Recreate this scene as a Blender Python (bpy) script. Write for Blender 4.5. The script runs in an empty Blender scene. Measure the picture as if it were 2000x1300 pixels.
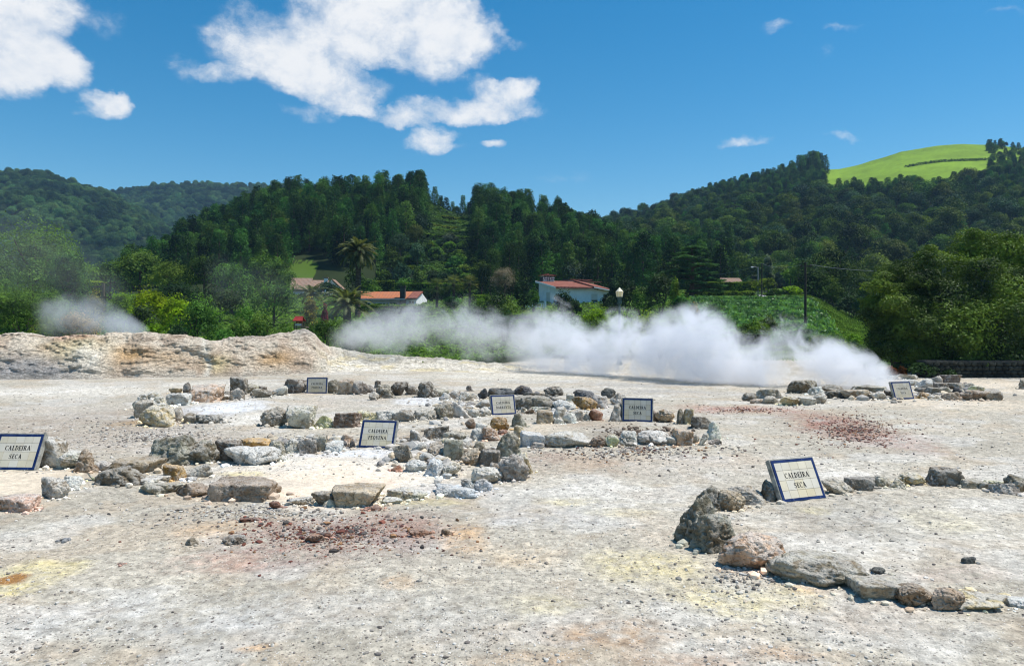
import bpy, bmesh, math, random
import numpy as np
from mathutils import Vector, Matrix

rnd = random.Random(7)
SC = bpy.context.scene
COL = SC.collection

# ------------------------------------------------------------------ camera geometry of the photograph
F, CX, HY, CAMH = 1444.0, 1000.0, 625.0, 2.5      # focal length, principal column, horizon row (2000 px picture), eye height
R = math.radians

# ------------------------------------------------------------------ noise
def _h(ix, iy, iz, seed):
    h = (ix.astype(np.int64) * 374761393 + iy.astype(np.int64) * 668265263 + iz.astype(np.int64) * 1440662683 + seed * 974711) & 0xFFFFFFFF
    h = ((h ^ (h >> 13)) * 1274126177) & 0xFFFFFFFF
    h = ((h ^ (h >> 15)) * 2246822519) & 0xFFFFFFFF
    return ((h ^ (h >> 16)) & 0xFFFFFF) / float(0xFFFFFF)

def vn3(p, seed=0):
    i = np.floor(p).astype(np.int64); f = p - i; f = f * f * (3 - 2 * f)
    x, y, z = i[..., 0], i[..., 1], i[..., 2]; fx, fy, fz = f[..., 0], f[..., 1], f[..., 2]
    r = 0
    for a in (0, 1):
        for b in (0, 1):
            for c in (0, 1):
                w = (fx if a else 1 - fx) * (fy if b else 1 - fy) * (fz if c else 1 - fz)
                r = r + w * _h(x + a, y + b, z + c, seed)
    return r

def vn2(x, y, seed=0):
    ix, iy = np.floor(x).astype(np.int64), np.floor(y).astype(np.int64)
    fx, fy = x - ix, y - iy; fx = fx * fx * (3 - 2 * fx); fy = fy * fy * (3 - 2 * fy)
    z = np.zeros_like(ix)
    return ((_h(ix, iy, z, seed) * (1 - fx) + _h(ix + 1, iy, z, seed) * fx) * (1 - fy)
            + (_h(ix, iy + 1, z, seed) * (1 - fx) + _h(ix + 1, iy + 1, z, seed) * fx) * fy)

def fbm2(x, y, o=4, seed=0):
    r, a, t = 0, 1.0, 0
    for k in range(o):
        r = r + a * vn2(x * 2 ** k + 17.3 * k, y * 2 ** k - 9.1 * k, seed + k); t += a; a *= .5
    return r / t

def fbm3(p, o=4, seed=0):
    r, a, t = 0, 1.0, 0
    for k in range(o):
        r = r + a * vn3(p * 2 ** k + 11.7 * k, seed + k); t += a; a *= .5
    return r / t

def sst(a, b, x):
    t = np.clip((x - a) / (b - a), 0, 1); return t * t * (3 - 2 * t)

# ------------------------------------------------------------------ terrain
CENTRE_Y = [-50, 28, 36, 44, 52, 62, 110, 150, 200, 3000]
CENTRE_Z = [0, 0, .02, .06, .45, 1.0, 4.6, 8.0, 9.0, 9.0]
RIGHT_Z_Y = [-50, 30, 36, 42, 52, 60, 95, 120, 180, 3000]
RIGHT_Z_Z = [0, 0, .1, .4, .9, 1.5, 5.5, 6.8, 10.0, 10.0]
# skyline of the middle hill and of the right hill, tree tops in picture pixels
MID_X = [150, 250, 320, 350, 400, 450, 500, 550, 600, 650, 700, 750, 800, 830, 855, 872, 885, 915, 930, 960, 1000, 1060, 1100, 1150, 1180, 1230, 1300, 1380, 1450]
MID_T = [560, 520, 482, 445, 418, 398, 374, 362, 354, 348, 354, 350, 340, 340, 350, 361, 365, 366, 366, 368, 374, 392, 406, 424, 436, 446, 462, 490, 530]
RGT_X = [1080, 1150, 1200, 1240, 1280, 1330, 1400, 1450, 1500, 1560, 1600, 1640, 1680, 1720, 1760, 1830, 1880, 1940, 2000, 2100, 2300]
RGT_G = [480, 455, 440, 430, 416, 398, 374, 360, 348, 336, 332, 330, 321, 309, 296, 285, 281, 283, 290, 300, 330]
MID_F, MID_C = 150.0, 232.0
RGT_F, RGT_C = 185.0, 460.0

def zground(X, Y):
    X = np.asarray(X, float); Y = np.asarray(Y, float)
    Ys = np.maximum(Y, 1.0)
    px = CX + F * X / Ys
    zc = np.interp(Y, CENTRE_Y, CENTRE_Z); zr = np.interp(Y, RIGHT_Z_Y, RIGHT_Z_Z)
    w = sst(1230, 1340, px) * sst(30, 40, Y)
    z = zc * (1 - w) + zr * w
    # right of the crop field the bank falls away to the foot of the wood
    fall = sst(1560, 1690, px) * sst(44, 60, Y) * (1 - sst(150, 200, Y))
    z = z * (1 - .55 * fall)
    # middle hill
    yc = np.interp(px, MID_X, MID_T) + 52
    top = CAMH + (HY - yc) * MID_C / F
    t = np.clip((Y - MID_F) / (MID_C - MID_F), 0, 1)
    up = 8.0 + (top - 8.0) * (t ** .92)
    back = 1 - .9 * sst(MID_C, MID_C + 190, Y)
    ok = (Y > MID_F) & (px > 120) & (px < 1480)
    z = np.where(ok, np.maximum(z, up * back), z)
    # right hill
    yc = np.interp(px, RGT_X, RGT_G)
    top = CAMH + (HY - yc) * RGT_C / F
    t = np.clip((Y - RGT_F) / (RGT_C - RGT_F), 0, 1)
    up = 10.0 + (top - 10.0) * t
    back = 1 - .8 * sst(RGT_C, RGT_C + 300, Y)
    ok = (Y > RGT_F) & (px > 1060)
    z = np.where(ok, np.maximum(z, up * back), z)
    # small undulation
    near = 1 - sst(26, 34, Y)
    z = z + near * (fbm2(X * .35, Y * .35, 3, 3) - .5) * .12 + (1 - near) * (fbm2(X * .08, Y * .08, 3, 5) - .5) * .6 * sst(34, 60, Y)
    return z

def zg(x, y):
    return float(zground(np.array([x]), np.array([y]))[0])

def P(x, y, Y):
    return Vector(((x - CX) / F * Y, Y, CAMH + (HY - y) / F * Y))

def gnd(x, y):                                   # point of the flat near ground seen at a pixel
    Y = F * CAMH / max(y - HY, 1)
    return (x - CX) / F * Y, Y

_YS = np.concatenate([np.arange(28, 130, .25), np.arange(130, 600, 1.0)])
def hit(x, y):                                   # where the ray through a pixel first meets the terrain
    X = (x - CX) / F * _YS; Z = CAMH + (HY - y) / F * _YS
    k = np.argmax(zground(X, _YS) >= Z)
    Y = float(_YS[k]) if k else 400.0
    return (x - CX) / F * Y, Y

# ------------------------------------------------------------------ mesh helpers
class MB:
    """collects quads and triangles with a material slot each"""
    def __init__(s): s.v = []; s.f = {}; s.n = 0
    def add(s, V, Fc, mi=0):
        V = np.asarray(V, float).reshape(-1, 3); Fc = np.asarray(Fc, np.int64)
        s.v.append(V); k = Fc.shape[1]
        s.f.setdefault(k, []).append((Fc + s.n, mi)); s.n += len(V)
    def box(s, c, d, mi=0, M=None):
        c = np.array(c, float); d = np.array(d, float) / 2
        V = np.array([[x, y, z] for x in (-1, 1) for y in (-1, 1) for z in (-1, 1)], float) * d + c
        if M is not None: V = V @ np.array(M.to_3x3()).T + np.array(M.to_translation())
        s.add(V, [[0, 1, 3, 2], [4, 6, 7, 5], [0, 4, 5, 1], [2, 3, 7, 6], [0, 2, 6, 4], [1, 5, 7, 3]], mi)
    def tube(s, pts, rad, n=8, mi=0, cap=True):
        pts = [np.array(p, float) for p in pts]; m = len(pts)
        rad = [rad] * m if np.isscalar(rad) else rad
        V = []; ref = np.array([.3, .2, 1.0])
        for i, p in enumerate(pts):
            d = pts[min(i + 1, m - 1)] - pts[max(i - 1, 0)]; d /= np.linalg.norm(d) + 1e-9
            r_ = ref if abs(d @ ref) / np.linalg.norm(ref) < .95 else np.array([1.0, .1, 0])
            a = np.cross(d, r_); a /= np.linalg.norm(a); b = np.cross(d, a)
            for k in range(n):
                t = 2 * math.pi * k / n; V.append(p + rad[i] * (math.cos(t) * a + math.sin(t) * b))
        Fc = [[i * n + k, i * n + (k + 1) % n, (i + 1) * n + (k + 1) % n, (i + 1) * n + k] for i in range(m - 1) for k in range(n)]
        s.add(V, Fc, mi)
        if cap:
            s.add(V[:n] + [pts[0]], [[(k + 1) % n, k, n] for k in range(n)], mi)
            s.add(V[-n:] + [pts[-1]], [[k, (k + 1) % n, n] for k in range(n)], mi)
    def mesh(s, name, mats, smooth=False):
        me = bpy.data.meshes.new(name)
        V = np.concatenate(s.v) if s.v else np.zeros((0, 3))
        me.vertices.add(len(V)); me.vertices.foreach_set('co', V.astype(np.float32).ravel())
        li, ls, mi, st = [], [], [], 0
        for k, lst in s.f.items():
            for Fc, m in lst:
                li.append(Fc.ravel()); ls.append(st + np.arange(len(Fc)) * k); st += Fc.size; mi.append(np.full(len(Fc), m))
        li = np.concatenate(li); ls = np.concatenate(ls); mi = np.concatenate(mi)
        me.loops.add(len(li)); me.loops.foreach_set('vertex_index', li.astype(np.int32))
        me.polygons.add(len(ls)); me.polygons.foreach_set('loop_start', ls.astype(np.int32))
        me.polygons.foreach_set('material_index', mi.astype(np.int32))
        me.polygons.foreach_set('use_smooth', np.full(len(ls), bool(smooth)))
        for m in (mats if isinstance(mats, (list, tuple)) else [mats]): me.materials.append(m)
        me.update(calc_edges=True); me.validate()
        return me

def link(name, me, parent=None, loc=None):
    o = bpy.data.objects.new(name, me); COL.objects.link(o)
    if loc is not None: o.location = loc
    if parent is not None: o.parent = parent
    return o

def empty(name, loc, rz=0.0):
    o = bpy.data.objects.new(name, None); COL.objects.link(o); o.location = loc; o.rotation_euler = (0, 0, rz)
    o.empty_display_size = .2
    return o

def tag(o, label=None, cat=None, group=None, kind=None):
    if label: o['label'] = label
    if cat: o['category'] = cat
    if group: o['group'] = group
    if kind: o['kind'] = kind
    return o

def set_col(me, C, name='Col'):
    a = me.color_attributes.new(name, 'FLOAT_COLOR', 'POINT')
    C = np.asarray(C, np.float32)
    if C.shape[1] == 3: C = np.concatenate([C, np.ones((len(C), 1), np.float32)], 1)
    a.data.foreach_set('color', np.ascontiguousarray(C).ravel())

# ------------------------------------------------------------------ material helpers
class NT:
    def __init__(s, name):
        s.m = bpy.data.materials.new(name); s.m.use_nodes = True; s.t = s.m.node_tree; s.t.nodes.clear()
        s.out = s.n('ShaderNodeOutputMaterial')
    def n(s, kind, **kw):
        nd = s.t.nodes.new(kind)
        for k, v in kw.items(): setattr(nd, k, v)
        return nd
    def l(s, a, b): s.t.links.new(a, b)
    def put(s, sock, v):
        if hasattr(v, 'is_output') or isinstance(v, bpy.types.NodeSocket): s.l(v, sock)
        else: sock.default_value = v
    def math(s, op, a, b=0.0, c=0.0, clamp=False):
        nd = s.n('ShaderNodeMath', operation=op, use_clamp=clamp)
        s.put(nd.inputs[0], a); s.put(nd.inputs[1], b)
        if len(nd.inputs) > 2: s.put(nd.inputs[2], c)
        return nd.outputs[0]
    def vm(s, op, a, b=(0, 0, 0)):
        nd = s.n('ShaderNodeVectorMath', operation=op); s.put(nd.inputs[0], a); s.put(nd.inputs[1], b)
        return nd.outputs['Value'] if op in ('LENGTH', 'DOT_PRODUCT') else nd.outputs['Vector']
    def noise(s, vec, scale, detail=3, rough=.55, dist=0.0):
        nd = s.n('ShaderNodeTexNoise'); s.put(nd.inputs['Vector'], vec)
        nd.inputs['Scale'].default_value = scale; nd.inputs['Detail'].default_value = detail
        nd.inputs['Roughness'].default_value = rough; nd.inputs['Distortion'].default_value = dist
        return nd.outputs['Fac']
    def ramp(s, fac, a, b, lo=0.0, hi=1.0, interp='SMOOTHSTEP'):
        nd = s.n('ShaderNodeMapRange', interpolation_type=interp, clamp=True) if interp == 'LINEAR' else s.n('ShaderNodeMapRange', interpolation_type=interp)
        s.put(nd.inputs['Value'], fac); s.put(nd.inputs['From Min'], a); s.put(nd.inputs['From Max'], b)
        s.put(nd.inputs['To Min'], lo); s.put(nd.inputs['To Max'], hi)
        return nd.outputs[0]
    def mix(s, fac, a, b, mode='MIX'):
        nd = s.n('ShaderNodeMix', data_type='RGBA', blend_type=mode)
        s.put(nd.inputs[0], fac)
        for sock, v in ((nd.inputs[6], a), (nd.inputs[7], b)):
            if isinstance(v, tuple) and len(v) == 3: v = (*v, 1)
            s.put(sock, v)
        return nd.outputs[2]
    def bump(s, h, strength=.5, dist=.05):
        nd = s.n('ShaderNodeBump'); s.put(nd.inputs['Height'], h)
        nd.inputs['Strength'].default_value = strength; nd.inputs['Distance'].default_value = dist
        return nd.outputs[0]
    def bsdf(s, col, rough=.8, spec=.25, normal=None, link_out=True):
        nd = s.n('ShaderNodeBsdfPrincipled')
        if isinstance(col, tuple) and len(col) == 3: col = (*col, 1)
        s.put(nd.inputs['Base Color'], col); s.put(nd.inputs['Roughness'], rough)
        nd.inputs['Specular IOR Level'].default_value = spec
        if normal is not None: s.l(normal, nd.inputs['Normal'])
        if link_out: s.l(nd.outputs[0], s.out.inputs[0])
        return nd.outputs[0]
    @property
    def pos(s): return s.n('ShaderNodeNewGeometry').outputs['Position']
    @property
    def obj(s): return s.n('ShaderNodeTexCoord').outputs['Object']

def leaf_mat(name, c1, c2, trans=.28, rough=.45, spec=.3, nscale=.6, val=.35):
    t = NT(name)
    oi = t.n('ShaderNodeObjectInfo').outputs['Random']
    f = t.noise(t.pos, nscale, 3, .6)
    c = t.mix(t.ramp(f, .36, .66), tuple(x * .72 for x in c1), tuple(x * 1.48 for x in c2))
    fine = t.noise(t.pos, nscale * 9, 2, .6)
    v = t.math('MULTIPLY_ADD', oi, val, 1 - val / 2)
    v = t.math('MULTIPLY', v, t.math('MULTIPLY_ADD', fine, 1.1, .50))
    hsv = t.n('ShaderNodeHueSaturation'); t.l(c, hsv.inputs['Color']); t.l(v, hsv.inputs['Value'])
    t.l(t.math('MULTIPLY_ADD', t.math('FRACT', t.math('MULTIPLY', oi, 7.3)), -.05, .520), hsv.inputs['Hue'])
    c = hsv.outputs[0]
    b = t.bsdf(c, rough * .4 + .42, spec * .38, link_out=False)
    tr = t.n('ShaderNodeBsdfTranslucent')
    t.l(t.mix(1.0, c, (1.35, 1.35, .50), 'MULTIPLY'), tr.inputs[0])
    mx = t.n('ShaderNodeMixShader'); mx.inputs[0].default_value = trans + .12
    t.l(b, mx.inputs[1]); t.l(tr.outputs[0], mx.inputs[2]); t.l(mx.outputs[0], t.out.inputs[0])
    return t.m

def plain(name, c, rough=.7, spec=.3, var=.25, scale=3.0, bump=0.0):
    t = NT(name)
    f = t.noise(t.obj, scale, 4, .6)
    col = t.mix(t.ramp(f, .3, .7), tuple(x * (1 - var) for x in c), tuple(min(1, x * (1 + var * .6)) for x in c))
    nrm = t.bump(t.noise(t.obj, scale * 5, 3), bump, .02) if bump else None
    t.bsdf(col, rough, spec, nrm)
    return t.m

M = {}
M['bark'] = plain('bark', (.10, .075, .055), .9, .1, .4, 4, .6)
M['conifer'] = leaf_mat('conifer_needles', (.010, .042, .010), (.046, .112, .020), .12, .55, .2, .12, .95)
M['broad'] = leaf_mat('broad_leaves', (.013, .042, .007), (.064, .114, .013), .10, .5, .25, .12, .9)
M['bluegreen'] = leaf_mat('blue_green_leaves', (.015, .044, .022), (.042, .090, .042), .08, .5, .25, .1, .45)
M['glossy'] = leaf_mat('glossy_leaves', (.020, .054, .008), (.100, .158, .018), .08, .32, .5, .45, .3)
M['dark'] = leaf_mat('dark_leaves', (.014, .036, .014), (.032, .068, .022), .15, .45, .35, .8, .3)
M['mid'] = leaf_mat('mid_green_leaves', (.040, .105, .020), (.098, .195, .038), .28, .5, .3, .7, .35)
M['lime'] = leaf_mat('lime_leaves', (.10, .19, .010), (.20, .32, .014), .34, .5, .3, .9, .25)
M['grey'] = leaf_mat('grey_green_leaves', (.055, .085, .058), (.12, .16, .115), .2, .5, .3, .8, .25)
M['yellow'] = leaf_mat('yellow_leaves', (.17, .15, .02), (.30, .25, .04), .3, .5, .3, .9, .2)
M['red'] = leaf_mat('red_leaves', (.10, .016, .014), (.22, .03, .025), .25, .5, .3, .9, .2)
M['rust'] = leaf_mat('rust_leaves', (.16, .07, .025), (.26, .12, .04), .25, .5, .3, .9, .2)
M['straw'] = leaf_mat('straw_leaves', (.26, .20, .07), (.42, .34, .12), .3, .6, .2, .9, .2)
M['twig'] = leaf_mat('bare_twigs', (.14, .11, .085), (.22, .18, .14), .1, .8, .1, .9, .2)
M['palm'] = leaf_mat('palm_leaflets', (.045, .075, .022), (.115, .135, .055), .22, .4, .4, .8, .3)
M['taro'] = leaf_mat('taro_leaves', (.050, .145, .030), (.130, .28, .085), .3, .1, .9, .5, .3)
M['cedar'] = leaf_mat('cedar_needles', (.026, .062, .022), (.060, .115, .040), .2, .55, .2, .6, .3)
M['hedge'] = leaf_mat('hedge_leaves', (.055, .110, .014), (.120, .195, .022), .22, .5, .25, .8, .3)
M['grassleaf'] = leaf_mat('grass_blades', (.085, .15, .02), (.16, .24, .035), .35, .6, .2, .5, .3)
M['olive'] = leaf_mat('olive_wood_leaves', (.022, .046, .008), (.070, .105, .016), .08, .5, .25, .12, .6)
M['darkwood'] = leaf_mat('dark_wood_leaves', (.008, .028, .010), (.026, .060, .016), .05, .5, .2, .12, .6)
M['farwood'] = leaf_mat('far_wood_leaves', (.030, .070, .030), (.070, .135, .050), .15, .5, .2, .03, .7)  # lighter leaf copy: part of the far haze put into the colour
# ================================================================== GROUND
def patch_list():
    # x, y, rx, ry (picture px on the flat ground), linear colour, strength
    W = (.76, .72, .64); CR = (.76, .64, .50); BW = (.74, .77, .82); RD = (.29, .13, .095); PK = (.60, .42, .36)
    OR = (.62, .36, .16); YE = (.68, .57, .27); BR = (.40, .26, .15); GR = (.38, .37, .34); DK = (.20, .16, .12); SAND = (.66, .56, .43)
    return [
        (640, 930, 235, 42, CR, .98), (560, 905, 120, 22, W, .4), (800, 905, 110, 18, W, .6), (840, 935, 80, 18, W, .6), (690, 884, 170, 9, BW, .8), (900, 950, 110, 14, BW, .45),
        (730, 937, 60, 8, (.72, .50, .36), .6), (560, 940, 70, 9, (.50, .44, .36), .6), (470, 925, 50, 6, YE, .7), (830, 978, 90, 10, YE, .5),
        (430, 800, 85, 24, BW, .95), (495, 818, 60, 18, W, .9), (820, 785, 60, 10, BW, .7), (660, 785, 120, 12, (.50, .44, .38), .6),
        (1000, 835, 140, 12, SAND, .6), (700, 815, 120, 10, (.62, .55, .46), .6),
        (60, 945, 125, 34, SAND, .97), (40, 985, 60, 14, SAND, .8),
        (1672, 838, 100, 40, RD, .85), (1600, 820, 60, 24, RD, .35), (1450, 798, 130, 10, (.42, .20, .14), .75), (1190, 905, 190, 26, (.40, .29, .21), .6), (1060, 893, 70, 12, (.33, .22, .17), .6),
        (1240, 848, 95, 16, DK, .85), (1340, 850, 60, 14, (.36, .28, .22), .6), (1150, 830, 100, 9, (.36, .27, .2), .5),
        (650, 1050, 270, 54, (.36, .29, .25), .75), (640, 1030, 190, 36, RD, .42), (800, 1035, 80, 20, RD, .4), (760, 1060, 110, 26, (.30, .20, .17), .55), (560, 1075, 110, 26, RD, .3), (430, 1090, 110, 22, (.55, .33, .24), .45),
        (390, 1035, 90, 20, OR, .35), (910, 1050, 60, 30, OR, .6), (1010, 1080, 80, 22, (.66, .5, .32), .45), (760, 1135, 40, 14, OR, .5), (330, 1010, 80, 16, BR, .3),
        (60, 1120, 90, 30, YE, .75), (20, 1150, 60, 14, YE, .9), (18, 1133, 30, 10, (.36, .19, .07), 1.0), (140, 1110, 40, 14, YE, .5), (500, 1256, 40, 10, OR, .5), (110, 1260, 90, 26, BR, .3),
        (1245, 1110, 130, 42, YE, .62), (1420, 1175, 130, 34, YE, .6), (1040, 1180, 80, 24, YE, .4), (1560, 1165, 60, 28, YE, .45), (1210, 1000, 80, 12, YE, .4), (1110, 975, 60, 10, YE, .45), (1580, 1155, 40, 16, OR, .3),
        (1180, 1240, 150, 34, BR, .75), (1040, 1290, 130, 24, BR, .6), (1330, 1290, 160, 24, (.42, .29, .20), .65), (1540, 1270, 110, 20, BR, .6), (1680, 1200, 160, 40, (.46, .38, .30), .5), (1480, 1115, 90, 16, (.34, .26, .2), .6),
        (1270, 1030, 70, 40, (.62, .50, .38), .45), (1680, 1005, 170, 46, GR, .55), (1620, 920, 110, 22, W, .8), (1900, 1040, 130, 60, W, .5), (1720, 1070, 160, 34, W, .6), (1840, 1020, 70, 24, YE, .35), (1500, 1020, 80, 22, W, .5), (1590, 1000, 30, 8, YE, .4), (1870, 1125, 130, 18, (.62, .50, .42), .5),
        (150, 830, 270, 44, (.36, .30, .24), .95), (300, 860, 220, 34, (.42, .36, .30), .7), (280, 826, 70, 7, (.34, .20, .07), .8), (120, 765, 220, 12, W, .75), (420, 752, 160, 7, (.70, .66, .58), .6), (90, 800, 200, 14, (.52, .47, .41), .6),
        (1230, 752, 120, 6, (.33, .34, .35), .6), (1290, 766, 150, 4, (.36, .36, .36), .65), (1080, 745, 140, 5, (.44, .45, .45), .5), (1400, 770, 150, 4, (.45, .42, .38), .5), (1000, 735, 220, 8, (.72, .68, .58), .6),
        (1850, 790, 220, 12, SAND, .85), (1960, 755, 130, 16, SAND, .9), (1870, 803, 30, 4, (.36, .30, .18), .7),
        (1130, 945, 170, 22, W, .45), (1350, 920, 120, 24, (.62, .58, .52), .4), (1460, 905, 120, 20, (.56, .48, .4), .4), (330, 1190, 320, 44, (.56, .56, .55), .4), (700, 1190, 300, 50, (.55, .54, .51), .4),
        (1060, 1010, 130, 26, (.56, .55, .53), .5), (900, 1240, 160, 40, (.50, .47, .43), .4),
    ]

def ground_col(X, Y, Z):
    CR_ = (.76, .64, .50)
    n1 = fbm2(X * .5, Y * .5, 5, 21); n2 = fbm2(X * 1.7, Y * 1.7, 4, 33); n3 = fbm2(X * 6, Y * 6, 3, 41)
    n4 = fbm2(X * .9 + 40, Y * 1.2, 4, 58); n5 = fbm2(X * 18, Y * 18, 2, 47)
    base = np.array([.490, .443, .360])[None] * (.74 + .42 * n1 + .30 * (n3 - .5) + .16 * (n5 - .5))[:, None]
    warm = sst(.50, .66, n2)[:, None]; cool = sst(.52, .64, n4)[:, None]
    base = base * (1 - .38 * warm) + np.array([.47, .37, .26]) * .38 * warm
    base = base * (1 - .34 * cool) + np.array([.66, .645, .61]) * .34 * cool
    spk = np.full(len(X), .55) + .6 * (n1 - .5)
    # warped coordinates, so that no patch has a clean outline
    wx = X + (fbm2(X * .8, Y * .8, 4, 61) - .5) * 1.3 + (n3 - .5) * .25
    wy = Y + (fbm2(X * .8 + 9, Y * .8, 4, 71) - .5) * 1.3 + (n3 - .5) * .25
    for x, y, rx, ry, c, s in patch_list():
        gx, gy = gnd(x, y); y2 = F * CAMH / max(y - ry - HY, 4); y1 = F * CAMH / (y + ry - HY)
        ex, ey = rx / F * gy, max((y2 - y1) / 2, .05)
        k = min(1.0, max(.25, ex / 1.2), max(.25, ey / 1.0))
        ax = X + (wx - X) * k; ay = Y + (wy - Y) * k
        d = np.sqrt(((ax - gx) / ex) ** 2 + ((ay - gy) / ey) ** 2)
        m = sst(1.25, .45, d + (n2 - .5) * .7 + (n3 - .5) * .5) * s
        if s < .97: m = m * np.clip(.15 + 1.0 * n3 + 1.1 * (n2 - .5) + .9 * (n5 - .5), 0, 1.1)
        m = np.clip(m, 0, 1)
        base = base * (1 - m[:, None]) + np.array(c) * m[:, None]
        if c in (CR_, (.66, .56, .43), (.74, .77, .82)): spk = spk * (1 - .92 * m)
    # behind the basin: grass and soil
    g = fbm2(X * .25, Y * .25, 4, 88)
    grass = np.array([.060, .115, .018])[None] * (.6 + .9 * g)[:, None]
    soil = np.array([.024, .036, .012])[None] * (.7 + .6 * g)[:, None]
    px = CX + F * X / np.maximum(Y, 1); py = HY - F * (Z - CAMH) / np.maximum(Y, 1)
    edge = 35.5 + (n1 - .5) * 3 + 9 * sst(880, 1060, CX + F * X / np.maximum(Y, 1)) * (1 - sst(1640, 1700, CX + F * X / np.maximum(Y, 1)))
    far = sst(0, 2.5, Y - edge)
    field = ((px > 1345) & (px < 1700) & (Y > 46) & (Y < 108)).astype(float)
    past = pasture_mask(px, py - 26, Y).astype(float)
    lawn = (((px > 560 + (n1 - .5) * 20) & (px < 622 - np.abs(py - 520) * .5) & (py > 510 + (n2 - .5) * 20) & (py < 548)) & (Y > 40)).astype(float) + (((px > 1000) & (px < 1060) & (py > 590)) | ((px > 836) & (px < 922) & (py > 420) & (py < 468)) & (Y > 40)) * .16
    gm = np.clip(field + lawn + ((Y < 135) & (Y > 36)) * sst(.45, .6, g) * .7, 0, 1)[:, None]
    veg = soil * (1 - gm) + grass * gm
    pcol = np.array([.165, .265, .020])[None] * (.60 + .75 * fbm2(X * .06, Y * .06, 5, 97) + .35 * (fbm2(X * .5, Y * .5, 3, 5) - .5))[:, None]
    veg = veg * (1 - past[:, None]) + pcol * past[:, None]
    lm = np.clip(lawn * (Y > 100), 0, 1)[:, None]
    veg = veg * (1 - lm * .8) + np.array([.075, .13, .016]) * .8 * lm
    base = base * (1 - far[:, None]) + veg * far[:, None]
    spk = spk * (1 - far)
    return base, spk, far

PAST_X = [1608, 1625, 1660, 1690, 1720, 1760, 1830, 1880, 1930, 1945]
PAST_B = [341, 345, 346, 344, 341, 337, 332, 327, 320, 314]      # lower edge of the pasture
def pasture_mask(px, py, Y):
    low = np.interp(px, PAST_X, PAST_B)
    return (px > 1605) & (px < 2010) & (py < low) & (Y > 300)

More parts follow.
